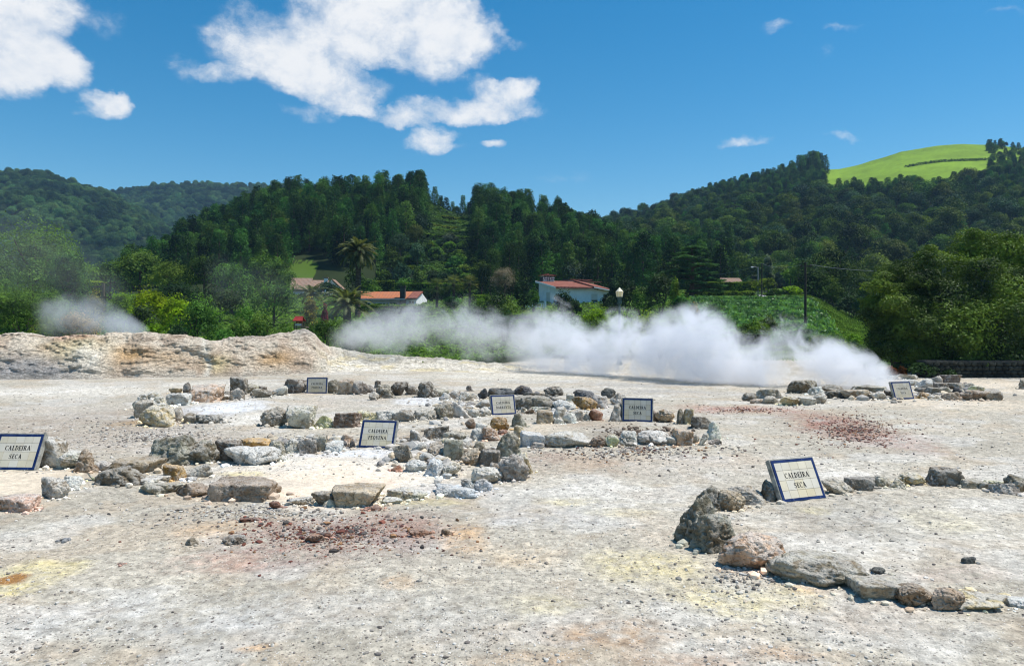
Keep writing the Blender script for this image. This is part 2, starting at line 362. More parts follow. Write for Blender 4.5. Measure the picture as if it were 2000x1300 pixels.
def build_ground():
    ypx = np.arange(1345, 692, -1.35)
    rows = np.concatenate([np.linspace(-8, 4.4, 26), F * CAMH / (ypx - HY)])
    y = rows[-1]; ext = []
    while y < 1350: y *= 1.009; ext.append(y)
    rows = np.concatenate([rows[rows > -99], ext]); rows = np.unique(rows)
    us = np.concatenate([np.linspace(-.98, -.74, 16)[:-1], np.linspace(-.74, .74, 860), np.linspace(.74, .98, 16)[1:]])
    U, Y = np.meshgrid(us, rows); X = U * (Y + np.where(Y < 5, 5 - Y * .0, 0) * 0 + np.maximum(0, 9 - Y)); X = np.where(Y < 9, U * 9, U * Y)
    shp = X.shape; X, Y = X.ravel(), Y.ravel()
    Z = zground(X, Y)
    near = sst(34, 30, Y)
    # clumpy crust of the near ground
    Z = Z + near * ((fbm2(X * 2.2, Y * 2.2, 4, 11) - .5) * .05 + (fbm2(X * 9, Y * 9, 3, 13) - .5) * .022)
    C, spk, far = ground_col(X, Y, Z)
    ny, nx = shp
    i = np.arange(ny * nx).reshape(ny, nx)
    Fc = np.stack([i[:-1, :-1].ravel(), i[:-1, 1:].ravel(), i[1:, 1:].ravel(), i[1:, :-1].ravel()], 1)
    b = MB(); b.add(np.stack([X, Y, Z], 1), Fc)
    t = NT('volcanic_ground')
    pos = t.pos
    ca = t.n('ShaderNodeVertexColor', layer_name='Col').outputs[0]
    mk = t.n('ShaderNodeVertexColor', layer_name='Mask')
    sep = t.n('ShaderNodeSeparateColor'); t.l(mk.outputs[0], sep.inputs[0])
    spk_o, far_o = sep.outputs[0], sep.outputs[1]
    f1 = t.noise(pos, 14, 5, .65); f2 = t.noise(pos, 60, 3, .6); f3 = t.noise(pos, 3.5, 4, .6)
    v = t.math('MULTIPLY_ADD', f1, .7, .65)
    v = t.math('MULTIPLY', v, t.math('MULTIPLY_ADD', f2, .5, .75))
    v = t.math('MULTIPLY', v, t.math('MULTIPLY_ADD', f3, .3, .85))
    v = t.math('MULTIPLY_ADD', t.math('SUBTRACT', v, 1.0), t.math('MULTIPLY_ADD', far_o, -.5, .95), 1.0)
    g1 = t.noise(pos, 7, 11, .80); g2 = t.noise(pos, 26, 7, .72); g3 = t.noise(pos, 11, 6, .72)  # grit specks: light and shade of small bumps put into the albedo
    gv = t.ramp(g1, .28, .72, .50, 1.42, 'LINEAR')
    gv = t.math('MULTIPLY', gv, t.ramp(g2, .38, .30, 1.0, .48)); gv = t.math('MULTIPLY', gv, t.ramp(g3, .37, .29, 1.0, .60)); gv = t.math('MULTIPLY', gv, t.ramp(g2, .64, .72, 1.0, 1.25))
    v = t.math('MULTIPLY', v, t.math('MULTIPLY_ADD', t.math('SUBTRACT', gv, 1.0), t.math('MULTIPLY_ADD', spk_o, 1.25, .30), 1.0))
    c = t.mix(1.0, ca, v, 'MULTIPLY')
    # dark and pale grit
    def cells(scale, lo, hi):
        vo = t.n('ShaderNodeTexVoronoi'); t.l(pos, vo.inputs['Vector']); vo.inputs['Scale'].default_value = scale
        sc = t.n('ShaderNodeSeparateColor'); t.l(vo.outputs['Color'], sc.inputs[0])
        return t.ramp(vo.outputs['Distance'], hi, lo), sc
    d1, s1 = cells(22, .18, .34); d2, s2 = cells(48, .2, .42)
    pick1 = t.math('LESS_THAN', s1.outputs[0], t.math('MULTIPLY', spk_o, .42))
    pick2 = t.math('LESS_THAN', s2.outputs[0], t.math('MULTIPLY', spk_o, .5))
    m1 = t.math('MULTIPLY', d1, pick1); m2 = t.math('MULTIPLY', d2, pick2)
    tone = t.mix(s1.outputs[1], (.09, .075, .065), (.34, .29, .25))
    c = t.mix(t.math('MULTIPLY', m1, .85), c, tone)
    tone2 = t.mix(t.math('GREATER_THAN', s2.outputs[1], .55), (.15, .13, .11), (.80, .78, .74))
    c = t.mix(t.math('MULTIPLY', m2, .7), c, tone2)
    h = t.math('ADD', t.math('MULTIPLY', f1, .6), t.math('MULTIPLY', f2, .25))
    h = t.math('ADD', h, t.math('ADD', t.math('MULTIPLY', m1, .25), t.math('MULTIPLY', m2, .15)))
    t.bsdf(c, .95, .1, t.bump(h, .8, .05))
    M['ground'] = t.m
    me = b.mesh('ground', t.m, True)
    set_col(me, C); set_col(me, np.stack([np.clip(spk, 0, 1.2), far, far * 0], 1), 'Mask')
    o = link('ground', me); tag(o, kind='structure')
build_ground()

# ================================================================== MOUND of altered clay along the back
MND_X = [-260, -100, 0, 60, 110, 160, 200, 240, 280, 330, 370, 400, 420, 440, 490, 540, 575, 600, 618, 628, 640, 680, 720, 760, 800, 850, 900, 950, 1000, 1060, 1150, 1240]
MND_T = [652, 650, 650, 651, 655, 655, 650, 647, 645, 650, 657, 663, 665, 661, 655, 652, 649, 648, 653, 666, 674, 684, 688, 691, 695, 700, 703, 707, 712, 719, 736, 745]
MND_B = [740, 742, 742, 741, 741, 741, 740, 738, 738, 737, 737, 737, 737, 736, 735, 733, 731, 730, 729, 728, 728, 727, 726, 726, 726, 727, 728, 730, 730, 730, 731, 732]
def build_mound():
    n, m = 720, 150
    pxs = np.linspace(-260, 1240, n)
    top = np.interp(pxs, MND_X, MND_T) + (fbm2(pxs * .035, pxs * 0, 4, 5) - .5) * 9 + (fbm2(pxs * .2, pxs * 0, 2, 9) - .5) * 3
    bot = np.interp(pxs, MND_X, MND_B)
    t = np.linspace(-.12, 1.35, m)
    PX, T = np.meshgrid(pxs, t, indexing='ij'); TOP = np.repeat(top[:, None], m, 1); BOT = np.repeat(bot[:, None], m, 1)
    Yb = F * CAMH / (BOT - HY); Yc = Yb + 2.6 + 1.6 * sst(500, 700, PX)
    hz = CAMH + (HY - TOP) * Yc / F
    Yv = np.where(T < 1, Yb + (Yc - Yb) * T, Yc + (T - 1) / .35 * 5.0)
    steep = np.where(PX < 640, .62, 1.1)
    Tc = np.clip(T, 0, 1)
    prof = np.where(T < 1, np.sin(Tc * math.pi / 2) ** (steep * 1.35), 1 - sst(0, .35, T - 1) * 1.25)
    Zv = hz * prof - .25 * sst(0, -.12, T)
    X = (PX - CX) / F * Yv
    p = np.stack([X, Yv, Zv], -1)
    # strata: warped, dipping layers cut back into ledges
    dip = p[..., 2] * 2.6 + X * .30 + (fbm3(p * .5, 5, 3) - .5) * 9.0
    led = np.abs((dip % 1.0) - .5) * 2
    face = sst(0, .12, T) * (1 - sst(1.0, 1.2, T))
    rough = (fbm3(p * np.array([.8, .8, 1.7]), 5, 8) - .5)
    fine = (fbm3(p * np.array([3, 3, 7.]), 4, 18) - .5)
    lump = np.abs(fbm3(p * .45 + 5, 3, 28) - .5)
    big = (fbm3(p * .28 + 3, 2, 77) - .5)
    str_amt = sst(760, 560, PX)
    gul = np.exp(-((PX - 403 + (fbm3(p * .9, 2, 3) - .5) * 14) / 7) ** 2) + .8 * np.exp(-((PX - 185 - 30 * (1 - T)) / 22) ** 2)
    off = face * (rough * 1.15 * (.45 + .55 * str_amt) + fine * .34 + (led - .5) * .055 * str_amt - lump * .5 + big * 1.0 * str_amt - gul * .10)
    # right end: a rounded boulder-like head standing out of the bank
    head = np.exp(-(((PX - 597) / 30) ** 2 + ((T - .85) / .35) ** 2))
    off = off + head * .55
    p[..., 1] -= off * .75; p[..., 2] += off * .22 * sst(.1, .5, T)
    # colour
    n1 = fbm3(p * .7, 4, 51); n2 = fbm3(p * 2.4, 4, 52); n3 = fbm3(p * 1.3 + 8, 4, 53)
    tan = np.array([.58, .46, .345]); pale = np.array([.72, .62, .49]); white = np.array([.82, .76, .64]); yel = np.array([.80, .66, .34])
    orr = np.array([.60, .36, .15]); pink = np.array([.62, .34, .26]); brown = np.array([.33, .215, .145]); grey = np.array([.40, .38, .36])
    def mixc(c, k, m_): return c * (1 - m_[..., None]) + k * m_[..., None]
    c = np.ones(p.shape) * tan
    c = mixc(c, pale, sst(.36, .56, n1)); c = mixc(c, brown, sst(.57, .70, n3) * .42)
    c = mixc(c, brown, sst(.7, .98, led) * .30 * str_amt)
    E = lambda x, tt, rx, rt: np.exp(-(((PX - x) / rx) ** 2 + ((T - tt) / rt) ** 2)) * (.5 + 1.0 * n2)
    cl = lambda v: np.clip(v, 0, 1)
    c = mixc(c, orr, cl(E(245, .30, 45, .14) * .9)); c = mixc(c, orr, cl(E(330, .25, 50, .14) * .4)); c = mixc(c, orr, cl(E(535, .22, 40, .12) * .8)); c = mixc(c, yel, cl(E(425, .2, 25, .15) * .7))
    c = mixc(c, pink, cl(E(118, .95, 28, .22) * 1.0)); c = mixc(c, np.array([.42, .22, .16]), cl(E(160, .75, 26, .12) * .9))
    c = mixc(c, yel, cl(E(150, .45, 60, .3) * .7)); c = mixc(c, white, cl(E(175, .25, 40, .3) * .9)); c = mixc(c, white, cl(E(40, 1.0, 50, .10) * 1.0))
    c = mixc(c, grey, cl(E(55, .05, 95, .22) * 1.3)); c = mixc(c, grey, cl(E(480, .9, 60, .25) * .35)); c = mixc(c, grey * .95, cl(E(597, .85, 24, .22) * .7))
    c = mixc(c, white, cl(np.exp(-((PX - 403) / 6) ** 2) * .8)); c = mixc(c, pale * 1.1, sst(1.02, .9, np.abs(T - 1.0) * 6 + .4) * .35)
    c = mixc(c, white, sst(600, 680, PX + (n1 - .5) * 90) * .92)
    c = mixc(c, yel, sst(600, 680, PX) * sst(.5, .64, n3) * .55); c = mixc(c, np.array([.52, .46, .36]), sst(600, 700, PX) * sst(.54, .66, n2) * .6)
    c = mixc(c, np.array([.60, .55, .46]), sst(880, 960, PX) * sst(.45, .6, n1) * .55)
    c = mixc(c, np.array([.60, .54, .46]), sst(.08, -.05, T) * .8)
    b = MB(); i = np.arange(n * m).reshape(n, m)
    b.add(p.reshape(-1, 3), np.stack([i[:-1, :-1].ravel(), i[1:, :-1].ravel(), i[1:, 1:].ravel(), i[:-1, 1:].ravel()], 1))
    t_ = NT('altered_clay')
    ca = t_.n('ShaderNodeVertexColor', layer_name='Col').outputs[0]; pos = t_.pos
    mp = t_.n('ShaderNodeMapping'); t_.l(pos, mp.inputs[0]); mp.inputs['Scale'].default_value = (.55, .8, 2.4)
    f1 = t_.noise(mp.outputs[0], 3.2, 6, .65, .4); f2 = t_.noise(pos, 16, 4, .6); f3 = t_.noise(mp.outputs[0], 9, 4, .6, .6)
    v = t_.math('MULTIPLY', t_.math('MULTIPLY_ADD', f1, .8, .6), t_.math('MULTIPLY_ADD', f2, .6, .7))
    cc = t_.mix(1.0, ca, v, 'MULTIPLY')
    crack = t_.ramp(t_.math('ABSOLUTE', t_.math('SUBTRACT', f3, .5)), .035, .0)
    cc = t_.mix(t_.math('MULTIPLY', crack, .30), cc, (.20, .14, .10))
    h = t_.math('ADD', t_.math('MULTIPLY', f1, 1.0), t_.math('MULTIPLY', f2, .4)); h = t_.math('SUBTRACT', h, t_.math('MULTIPLY', crack, .4))
    t_.bsdf(cc, .95, .1, t_.bump(h, .9, .14))
    me = b.mesh('mound', t_.m, True); set_col(me, c.reshape(-1, 3))
    tag(link('mound', me), kind='structure')
build_mound()

# ================================================================== GRAVEL (loose stones nobody could count)
def build_gravel():
    rng = np.random.default_rng(5)
    bm = bmesh.new(); bmesh.ops.create_icosphere(bm, subdivisions=1, radius=1)
    bv = np.array([v.co[:] for v in bm.verts]); bf = np.array([[v.index for v in f.verts] for f in bm.faces]); bm.free()
    pts = []
    def scatter(x, y, rx, ry, n, s0, s1, c, gauss=True):
        for _ in range(n):
            a, r = rng.uniform(0, 2 * math.pi), (abs(rng.normal(0, .5)) if gauss else math.sqrt(rng.uniform()))
            qx, qy = x + rx * r * math.cos(a), y + ry * r * math.sin(a)
            if qy < 705: continue
            X, Y = gnd(qx, qy); s = s0 * (s1 / s0) ** (rng.uniform() ** 1.6) / 2
            pts.append((X, Y, s, np.array(c[rng.integers(len(c))]) * rng.uniform(.6, 1.25)))
    GREY = [(.44, .41, .36), (.36, .33, .29), (.17, .15, .135), (.58, .55, .50), (.42, .36, .29)]
    REDS = [(.17, .065, .05), (.22, .085, .06), (.13, .06, .052), (.28, .22, .19), (.13, .11, .10), (.36, .31, .27), (.30, .17, .09)]
    PALE = [(.50, .47, .42), (.42, .39, .35), (.60, .57, .52), (.46, .38, .29), (.33, .31, .29), (.56, .48, .36)]
    for _ in range(6500):                                     # even cover of the foreground
        qy = 1330 - 420 * rng.uniform() ** 1.5; X, Y = gnd(rng.uniform(-60, 2060), qy)
        if fbm2(np.array([X * .9]), np.array([Y * .9]), 3, 7)[0] < .40 + .22 * rng.uniform(): continue
        s = .009 * (4.0 ** (rng.uniform() ** 3.0)) / 2 * (1 + Y * .03)
        pts.append((X, Y, s, np.array(GREY[rng.integers(5)]) * rng.uniform(.7, 1.3)))
    for _ in range(2600):
        qy = 930 - 200 * rng.uniform(); X, Y = gnd(rng.uniform(-40, 2040), qy)
        s = .020 * (2.6 ** (rng.uniform() ** 2.4)) / 2
        pts.append((X, Y, s, np.array(GREY[rng.integers(5)]) * rng.uniform(.7, 1.3)))
    scatter(650, 1045, 300, 56, 2400, .008, .036, REDS); scatter(640, 1040, 260, 46, 260, .03, .085, REDS + GREY[:3])
    scatter(1672, 838, 130, 46, 1500, .018, .06, REDS)
    scatter(1450, 800, 160, 12, 400, .02, .06, REDS); scatter(1240, 882, 280, 22, 1100, .015, .07, REDS[2:] + GREY)
    scatter(300, 850, 320, 60, 1500, .018, .07, GREY); scatter(500, 1000, 380, 30, 900, .012, .06, GREY)
    scatter(1500, 1120, 160, 40, 500, .015, .06, GREY); scatter(1250, 845, 100, 16, 300, .03, .1, [(.2, .15, .11), (.12, .09, .07)])
    scatter(845, 880, 130, 44, 520, .05, .26, PALE); scatter(610, 868, 130, 20, 330, .04, .22, PALE); scatter(1100, 808, 60, 16, 160, .05, .22, PALE); scatter(900, 790, 90, 14, 160, .05, .22, PALE); scatter(1740, 772, 160, 14, 420, .06, .3, PALE); scatter(1060, 800, 160, 14, 300, .04, .16, GREY)
    for o in ROCKS:
        d_ = o.dimensions; n_ = 16 if o.location.y > 9.5 else 10
        for _ in range(n_):
            a = rng.uniform(0, 6.28); s_ = (.03 + .10 * rng.uniform() ** 2.2) * min(1.25, max(.5, d_[0] * 1.6)) / 2
            c_ = np.array(o.color[:3]) * rng.uniform(.85, 1.5) + .08
            pts.append((o.location.x + math.cos(a) * d_[0] * rng.uniform(.42, .80), o.location.y + math.sin(a) * d_[1] * rng.uniform(.45, .8), s_, c_))
    pts = [q for q in pts if q[1] < 34]
    n = len(pts); k = len(bv)
    P0 = np.array([[q[0], q[1]] for q in pts]); S = np.array([q[2] for q in pts]); Cc = np.array([q[3] for q in pts])
    Z = zground(P0[:, 0], P0[:, 1])
    Z += ((fbm2(P0[:, 0] * 2.2, P0[:, 1] * 2.2, 4, 11) - .5) * .05 + (fbm2(P0[:, 0] * 9, P0[:, 1] * 9, 3, 13) - .5) * .022)
    sc = np.stack([rng.uniform(.8, 1.6, n), rng.uniform(.7, 1.3, n), rng.uniform(.5, .95, n)], 1) * S[:, None]
    th = rng.uniform(0, 6.28, n); jit = rng.uniform(.72, 1.25, (n, k, 1))
    V = bv[None] * jit * sc[:, None]
    x = V[..., 0] * np.cos(th)[:, None] - V[..., 1] * np.sin(th)[:, None]; y = V[..., 0] * np.sin(th)[:, None] + V[..., 1] * np.cos(th)[:, None]
    V = np.stack([x + P0[:, :1], y + P0[:, 1:], V[..., 2] + (Z + S * .25)[:, None]], -1)
    b = MB(); b.add(V.reshape(-1, 3), (bf[None] + (np.arange(n) * k)[:, None, None]).reshape(-1, 3))
    t = NT('gravel'); ca = t.n('ShaderNodeVertexColor', layer_name='Col').outputs[0]
    f = t.noise(t.pos, 70, 3)
    t.bsdf(t.mix(1.0, ca, t.math('MULTIPLY_ADD', f, .9, .55), 'MULTIPLY'), .9, .15)
    me = b.mesh('gravel', t.m, False); set_col(me, np.repeat(Cc, k, 0))
    tag(link('gravel', me), kind='stuff', label='loose grey and rust red gravel strewn over the basin floor')
# ================================================================== ROCKS
def ico(n):
    bm = bmesh.new(); bmesh.ops.create_icosphere(bm, subdivisions=n, radius=1)
    v = np.array([q.co[:] for q in bm.verts]); f = np.array([[q.index for q in g.verts] for g in bm.faces]); bm.free()
    return v / np.linalg.norm(v, axis=1)[:, None], f
ICO5, ICO4 = ico(5), ico(4)

def rock_mat():
    t = NT('weathered_rock')
    oi = t.n('ShaderNodeObjectInfo'); rndv = oi.outputs['Random']
    vec = t.vm('ADD', t.pos, t.vm('MULTIPLY', t.n('ShaderNodeCombineXYZ').outputs[0], (0, 0, 0)))
    cx = t.n('ShaderNodeCombineXYZ'); t.l(t.math('MULTIPLY', rndv, 57.0), cx.inputs[0]); t.l(t.math('MULTIPLY', rndv, -31.0), cx.inputs[2])
    vec = t.vm('ADD', t.pos, cx.outputs[0])
    big = t.noise(vec, 2.6, 5, .6, .3); med = t.noise(vec, 9, 5, .65, .2); fin = t.noise(vec, 38, 4, .65)
    col = oi.outputs['Color']; crust = oi.outputs['Alpha']
    c = t.mix(t.ramp(big, .40, .62), col, t.mix(1.0, col, (.50, .46, .42), 'MULTIPLY'))
    c = t.mix(t.math('MULTIPLY', t.ramp(t.noise(vec, 4.2, 5, .65, .4), .54, .66), .6), c, (.27, .185, .10))           # iron stain
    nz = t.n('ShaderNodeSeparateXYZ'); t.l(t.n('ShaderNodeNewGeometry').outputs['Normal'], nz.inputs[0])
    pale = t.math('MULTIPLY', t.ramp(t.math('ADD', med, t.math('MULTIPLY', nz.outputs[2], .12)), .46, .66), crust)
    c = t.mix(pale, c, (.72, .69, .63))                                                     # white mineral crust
    pit = t.ramp(fin, .40, .30)
    c = t.mix(t.math('MULTIPLY', pit, .55), c, t.mix(1.0, c, (.35, .32, .30), 'MULTIPLY'))
    c = t.mix(1.0, c, t.math('MULTIPLY_ADD', fin, .6, .72), 'MULTIPLY')
    h = t.math('ADD', t.math('MULTIPLY', med, .9), t.math('MULTIPLY', fin, .35)); h = t.math('SUBTRACT', h, t.math('MULTIPLY', pit, .25))
    t.bsdf(c, .92, .12, t.bump(h, 1.0, .10))
    return t.m
M['rock'] = rock_mat()

def rock_mesh(seed, sx, sy, sz, shp, fine=True):
    rng = np.random.default_rng(seed)
    d, f = ICO5 if fine else ICO4
    def unit(k):
        u = rng.normal(size=(k, 3)); return u / np.linalg.norm(u, axis=1)[:, None]
    if shp == 'b':
        ax = np.array([[1, 0, 0], [-1, 0, 0], [0, 1, 0], [0, -1, 0], [0, 0, 1], [0, 0, -1.]]) + rng.normal(0, .13, (6, 3))
        ax /= np.linalg.norm(ax, axis=1)[:, None]
        pl = np.concatenate([ax, unit(7)]); hh = np.concatenate([rng.uniform(.60, .72, 6), rng.uniform(.80, 1.0, 7)]); pw = 22
    elif shp == 'r':
        pl = unit(20); hh = rng.uniform(.80, 1.0, 20); pw = 10
    elif shp == 'w':
        a = rng.uniform(0, 6.28); k = np.arange(5) * 1.257 + a + rng.normal(0, .25, 5)
        el = rng.uniform(.10, .55, 5)
        up = np.stack([np.cos(k) * np.cos(el), np.sin(k) * np.cos(el), np.sin(el)], 1)
        tp = np.array([[rng.normal(0, .35), rng.normal(0, .35), 1.0]]); tp /= np.linalg.norm(tp)
        pl = np.concatenate([up, unit(8), [[0, 0, -1.]], tp]); hh = np.concatenate([rng.uniform(.52, .72, 5), rng.uniform(.72, 1, 8), [.5], [.72]]); pw = 18
    elif shp == 's':
        ax = np.array([[0, 0, 1], [0, 0, -1.]]) + rng.normal(0, .10, (2, 3)); ax /= np.linalg.norm(ax, axis=1)[:, None]
        pl = np.concatenate([ax, unit(12)]); hh = np.concatenate([[.5, .5], rng.uniform(.75, 1, 12)]); pw = 20
    else:                                        # 'l' layered
        pl = unit(14); hh = rng.uniform(.70, 1.0, 14); pw = 16
    dn = np.maximum(d @ pl.T, 1e-3) / hh[None]
    r = (dn ** pw).sum(1) ** (-1.0 / pw)
    p = d * r[:, None]
    lo, hi = p.min(0), p.max(0); p = (p - (lo + hi) / 2) / ((hi - lo) / 2)
    q = p * np.array([sx, sy, sz]) / max(sx, sy, sz) + seed * 3.17
    n1 = fbm3(q * 1.6, 4, seed) - .5; n2 = fbm3(q * 4.5, 4, seed + 3) - .5; n3 = 1 - 2 * np.abs(fbm3(q * 3.2, 3, seed + 5) - .5)
    disp = n1 * .50 + n2 * .22 - np.maximum(n3 - .80, 0) * .9
    if shp == 'l':
        tl = (q[:, 2] * 9 + q[:, 0] * 2.5 + n1 * 3); disp = disp * .7 - (np.abs((tl % 1) - .5) < .16) * .05 + .03
    p = p + d * disp[:, None] * (.55 if shp == 'b' else .72)
    lo, hi = p.min(0), p.max(0); p = (p - (lo + hi) / 2) / ((hi - lo) / 2)
    p = p * np.array([sx, sy, sz]) / 2
    p[:, 2] += sz * .5 - sz * .16
    p[:, 2] = np.where(p[:, 2] < -.1 * sz, -.1 * sz, p[:, 2])
    b = MB(); b.add(p, f)
    me = b.mesh('rock', M['rock'], True)
    return me

TONE = {'g': (.35, .325, .285, .5), 'd': (.20, .18, .155, .42), 'k': (.10, .105, .115, .12), 'w': (.62, .59, .54, .9), 't': (.44, .36, .27, .35),
        'o': (.46, .30, .12, .35), 'r': (.28, .15, .11, .25), 'y': (.60, .52, .33, .7), 'p': (.56, .40, .31, .6), 'b': (.52, .56, .62, .8), 'n': (.27, .20, .15, .3), 'm': (.30, .30, .25, .35)}
ROCKS = []
def rock(x, yb, w, h, tone, shp, label, group, dep=None, lift=0.0, cat='rock'):
    """one rock, from its contact row and outline in the picture, set on the ground at its own distance"""
    X, Y = gnd(x, yb); s = Y / F; w *= 1.10; h *= 1.05
    W = w * s; dep = W * rnd.uniform(.62, .95) if dep is None else dep * W
    vis = h * s; elev = CAMH / Y
    Hh = max(vis * 1.02 - dep * elev * .45, vis * .62) / .84
    k = len(ROCKS)
    fine = w > 34
    me = rock_mesh(100 + k, W * 1.04, dep, Hh, shp, fine)
    Yc = Y + dep * .46; Xc = X * Yc / Y
    o = link('rock', me, None, (Xc, Yc, zg(Xc, Yc) - .01 + lift))
    c = TONE[tone]; j = rnd.uniform(1.05, 1.55)
    o.color = (min(.8, c[0] * j * 1.04), min(.8, c[1] * j * rnd.uniform(.97, 1.03)), min(.8, c[2] * j * rnd.uniform(.84, .98)), c[3])
    tag(o, label, cat, group); ROCKS.append(o)
    return o

gA = 'rocks ringing the back left pool'
for a in [
 (295, 800, 64, 34, 'w', 'w', 'whitish jagged rock at the far left end of the back pool'),
 (314, 832, 70, 42, 'y', 'r', 'yellow topped rock with a dark hollow under its right side'),
 (283, 815, 34, 34, 'g', 'b', 'narrow grey rock leaning on the yellow topped rock at its left'),
 (346, 822, 28, 26, 'g', 'w', 'low grey rock just right of the yellow topped rock'),
 (352, 790, 40, 24, 'w', 'b', 'pale squared block beside the bluish white pool'),
 (343, 769, 22, 12, 't', 's', 'small tan stone lying on top of the pale squared block'),
 (364, 772, 16, 27, 'd', 'w', 'thin dark upright rock left of the orange topped boulder'),
 (398, 784, 62, 34, 'p', 'b', 'wide boulder with an orange top edge behind the white pool'),
 (436, 780, 26, 13, 'w', 'r', 'low pale stone right of the orange topped boulder'),
 (446, 771, 16, 8, 'd', 's', 'flat dark stone left of the tall dark rock pair'),
 (467, 770, 34, 33, 'd', 'b', 'tall dark block standing behind the triangular rock'),
 (465, 781, 32, 25, 'g', 'w', 'grey triangular rock in front of the tall dark block'),
 (488, 769, 28, 19, 'g', 'r', 'grey rounded rock right of the tall dark block'),
 (509, 765, 22, 12, 'd', 's', 'thin dark slab bridging two grey rocks in the back row'),
 (496, 774, 14, 10, 'g', 'r', 'small round stone under the thin dark slab'),
 (516, 777, 34, 19, 'g', 'l', 'ribbed grey rock with dark underside in the back row'),
 (546, 772, 30, 19, 'w', 'r', 'low white crusted rock left of the small back sign'),
 (578, 768, 46, 28, 'd', 's', 'long dark rock touching the left edge of the small back sign'),
 (651, 767, 28, 27, 'd', 'r', 'dark rock touching the right edge of the small back sign'),
 (677, 770, 30, 30, 't', 'b', 'tan block with bluish foot right of the small back sign'),
 (704, 771, 30, 26, 'g', 'r', 'grey hump between the tan block and the spiky rock'),
 (725, 766, 17, 15, 'd', 'r', 'small dark lump left of the spiky rock in the back row'),
 (738, 757, 13, 15, 'd', 'w', 'spiky dark stone poking up from the back row'),
 (730, 781, 18, 16, 'g', 'r', 'grey stone at the foot of the leaning wedge'),
 (752, 778, 36, 27, 'd', 'w', 'dark wedge shaped rock leaning down to the right'),
 (780, 772, 30, 27, 'd', 'r', 'first of the three upright humps right of the dark wedge'),
 (804, 771, 25, 20, 'g', 'r', 'smallest of the three upright humps right of the dark wedge'),
 (835, 778, 38, 32, 'd', 'w', 'largest of the three upright humps right of the dark wedge'),
 (863, 775, 26, 17, 'g', 's', 'low grey slab right of the largest upright hump'),
 (870, 782, 22, 14, 'w', 'w', 'pale broken stone below the low grey slab'),
 (890, 780, 26, 18, 'w', 'l', 'pale rubble stone left of the small dark point'),
 (908, 783, 24, 18, 'w', 'r', 'whitish rubble stone under the small dark point'),
 (925, 781, 20, 14, 'w', 'w', 'white chip of rubble left of the black wet rocks'),
 (917, 764, 12, 12, 'd', 'w', 'small dark pointed stone on the pale rubble'),
 (376, 826, 30, 21, 'g', 'r', 'grey rock with a knob on the near edge of the bluish white pool'),
 (412, 827, 48, 18, 'g', 's', 'low smooth grey rock on the near edge of the bluish white pool'),
 (537, 833, 50, 38, 'g', 'r', 'broad speckled grey boulder at the right end of the white pool'),
 (587, 836, 52, 44, 'w', 'b', 'pale boulder with an ochre spot on top'),
 (633, 833, 38, 24, 'y', 'w', 'triangular cream rock between the spotted boulder and the brown block'),
 (678, 833, 46, 31, 'n', 'b', 'square brown block with shaded front above the middle sign'),
 (718, 823, 40, 24, 'y', 'w', 'cream pointed rock right of the square brown block'),
 (752, 822, 40, 22, 'w', 's', 'pale sloping rock just behind the middle sign'),
 (789, 822, 38, 25, 'g', 'r', 'grey rounded rock right of the pale sloping rock behind the middle sign'),
 (832, 819, 48, 22, 'g', 'w', 'long grey rock sloping right in the middle row'),
 (866, 817, 35, 31, 'g', 'l', 'ribbed grey rock right of the long sloping rock'),
 (898, 816, 38, 30, 'w', 'r', 'big pale grey rock left of the dark framed leaning sign'),
 (925, 815, 22, 17, 'w', 'r', 'small pale stone between the big pale rock and the leaning sign'),
 (945, 813, 25, 18, 'w', 'r', 'white round stone touching the left side of the leaning sign'),
 (944, 797, 28, 17, 'w', 'l', 'white slanted stone above the round stone by the leaning sign'),
]: rock(*a[:6], a[6], gA)
gB = 'rocks ringing the middle dry basin'
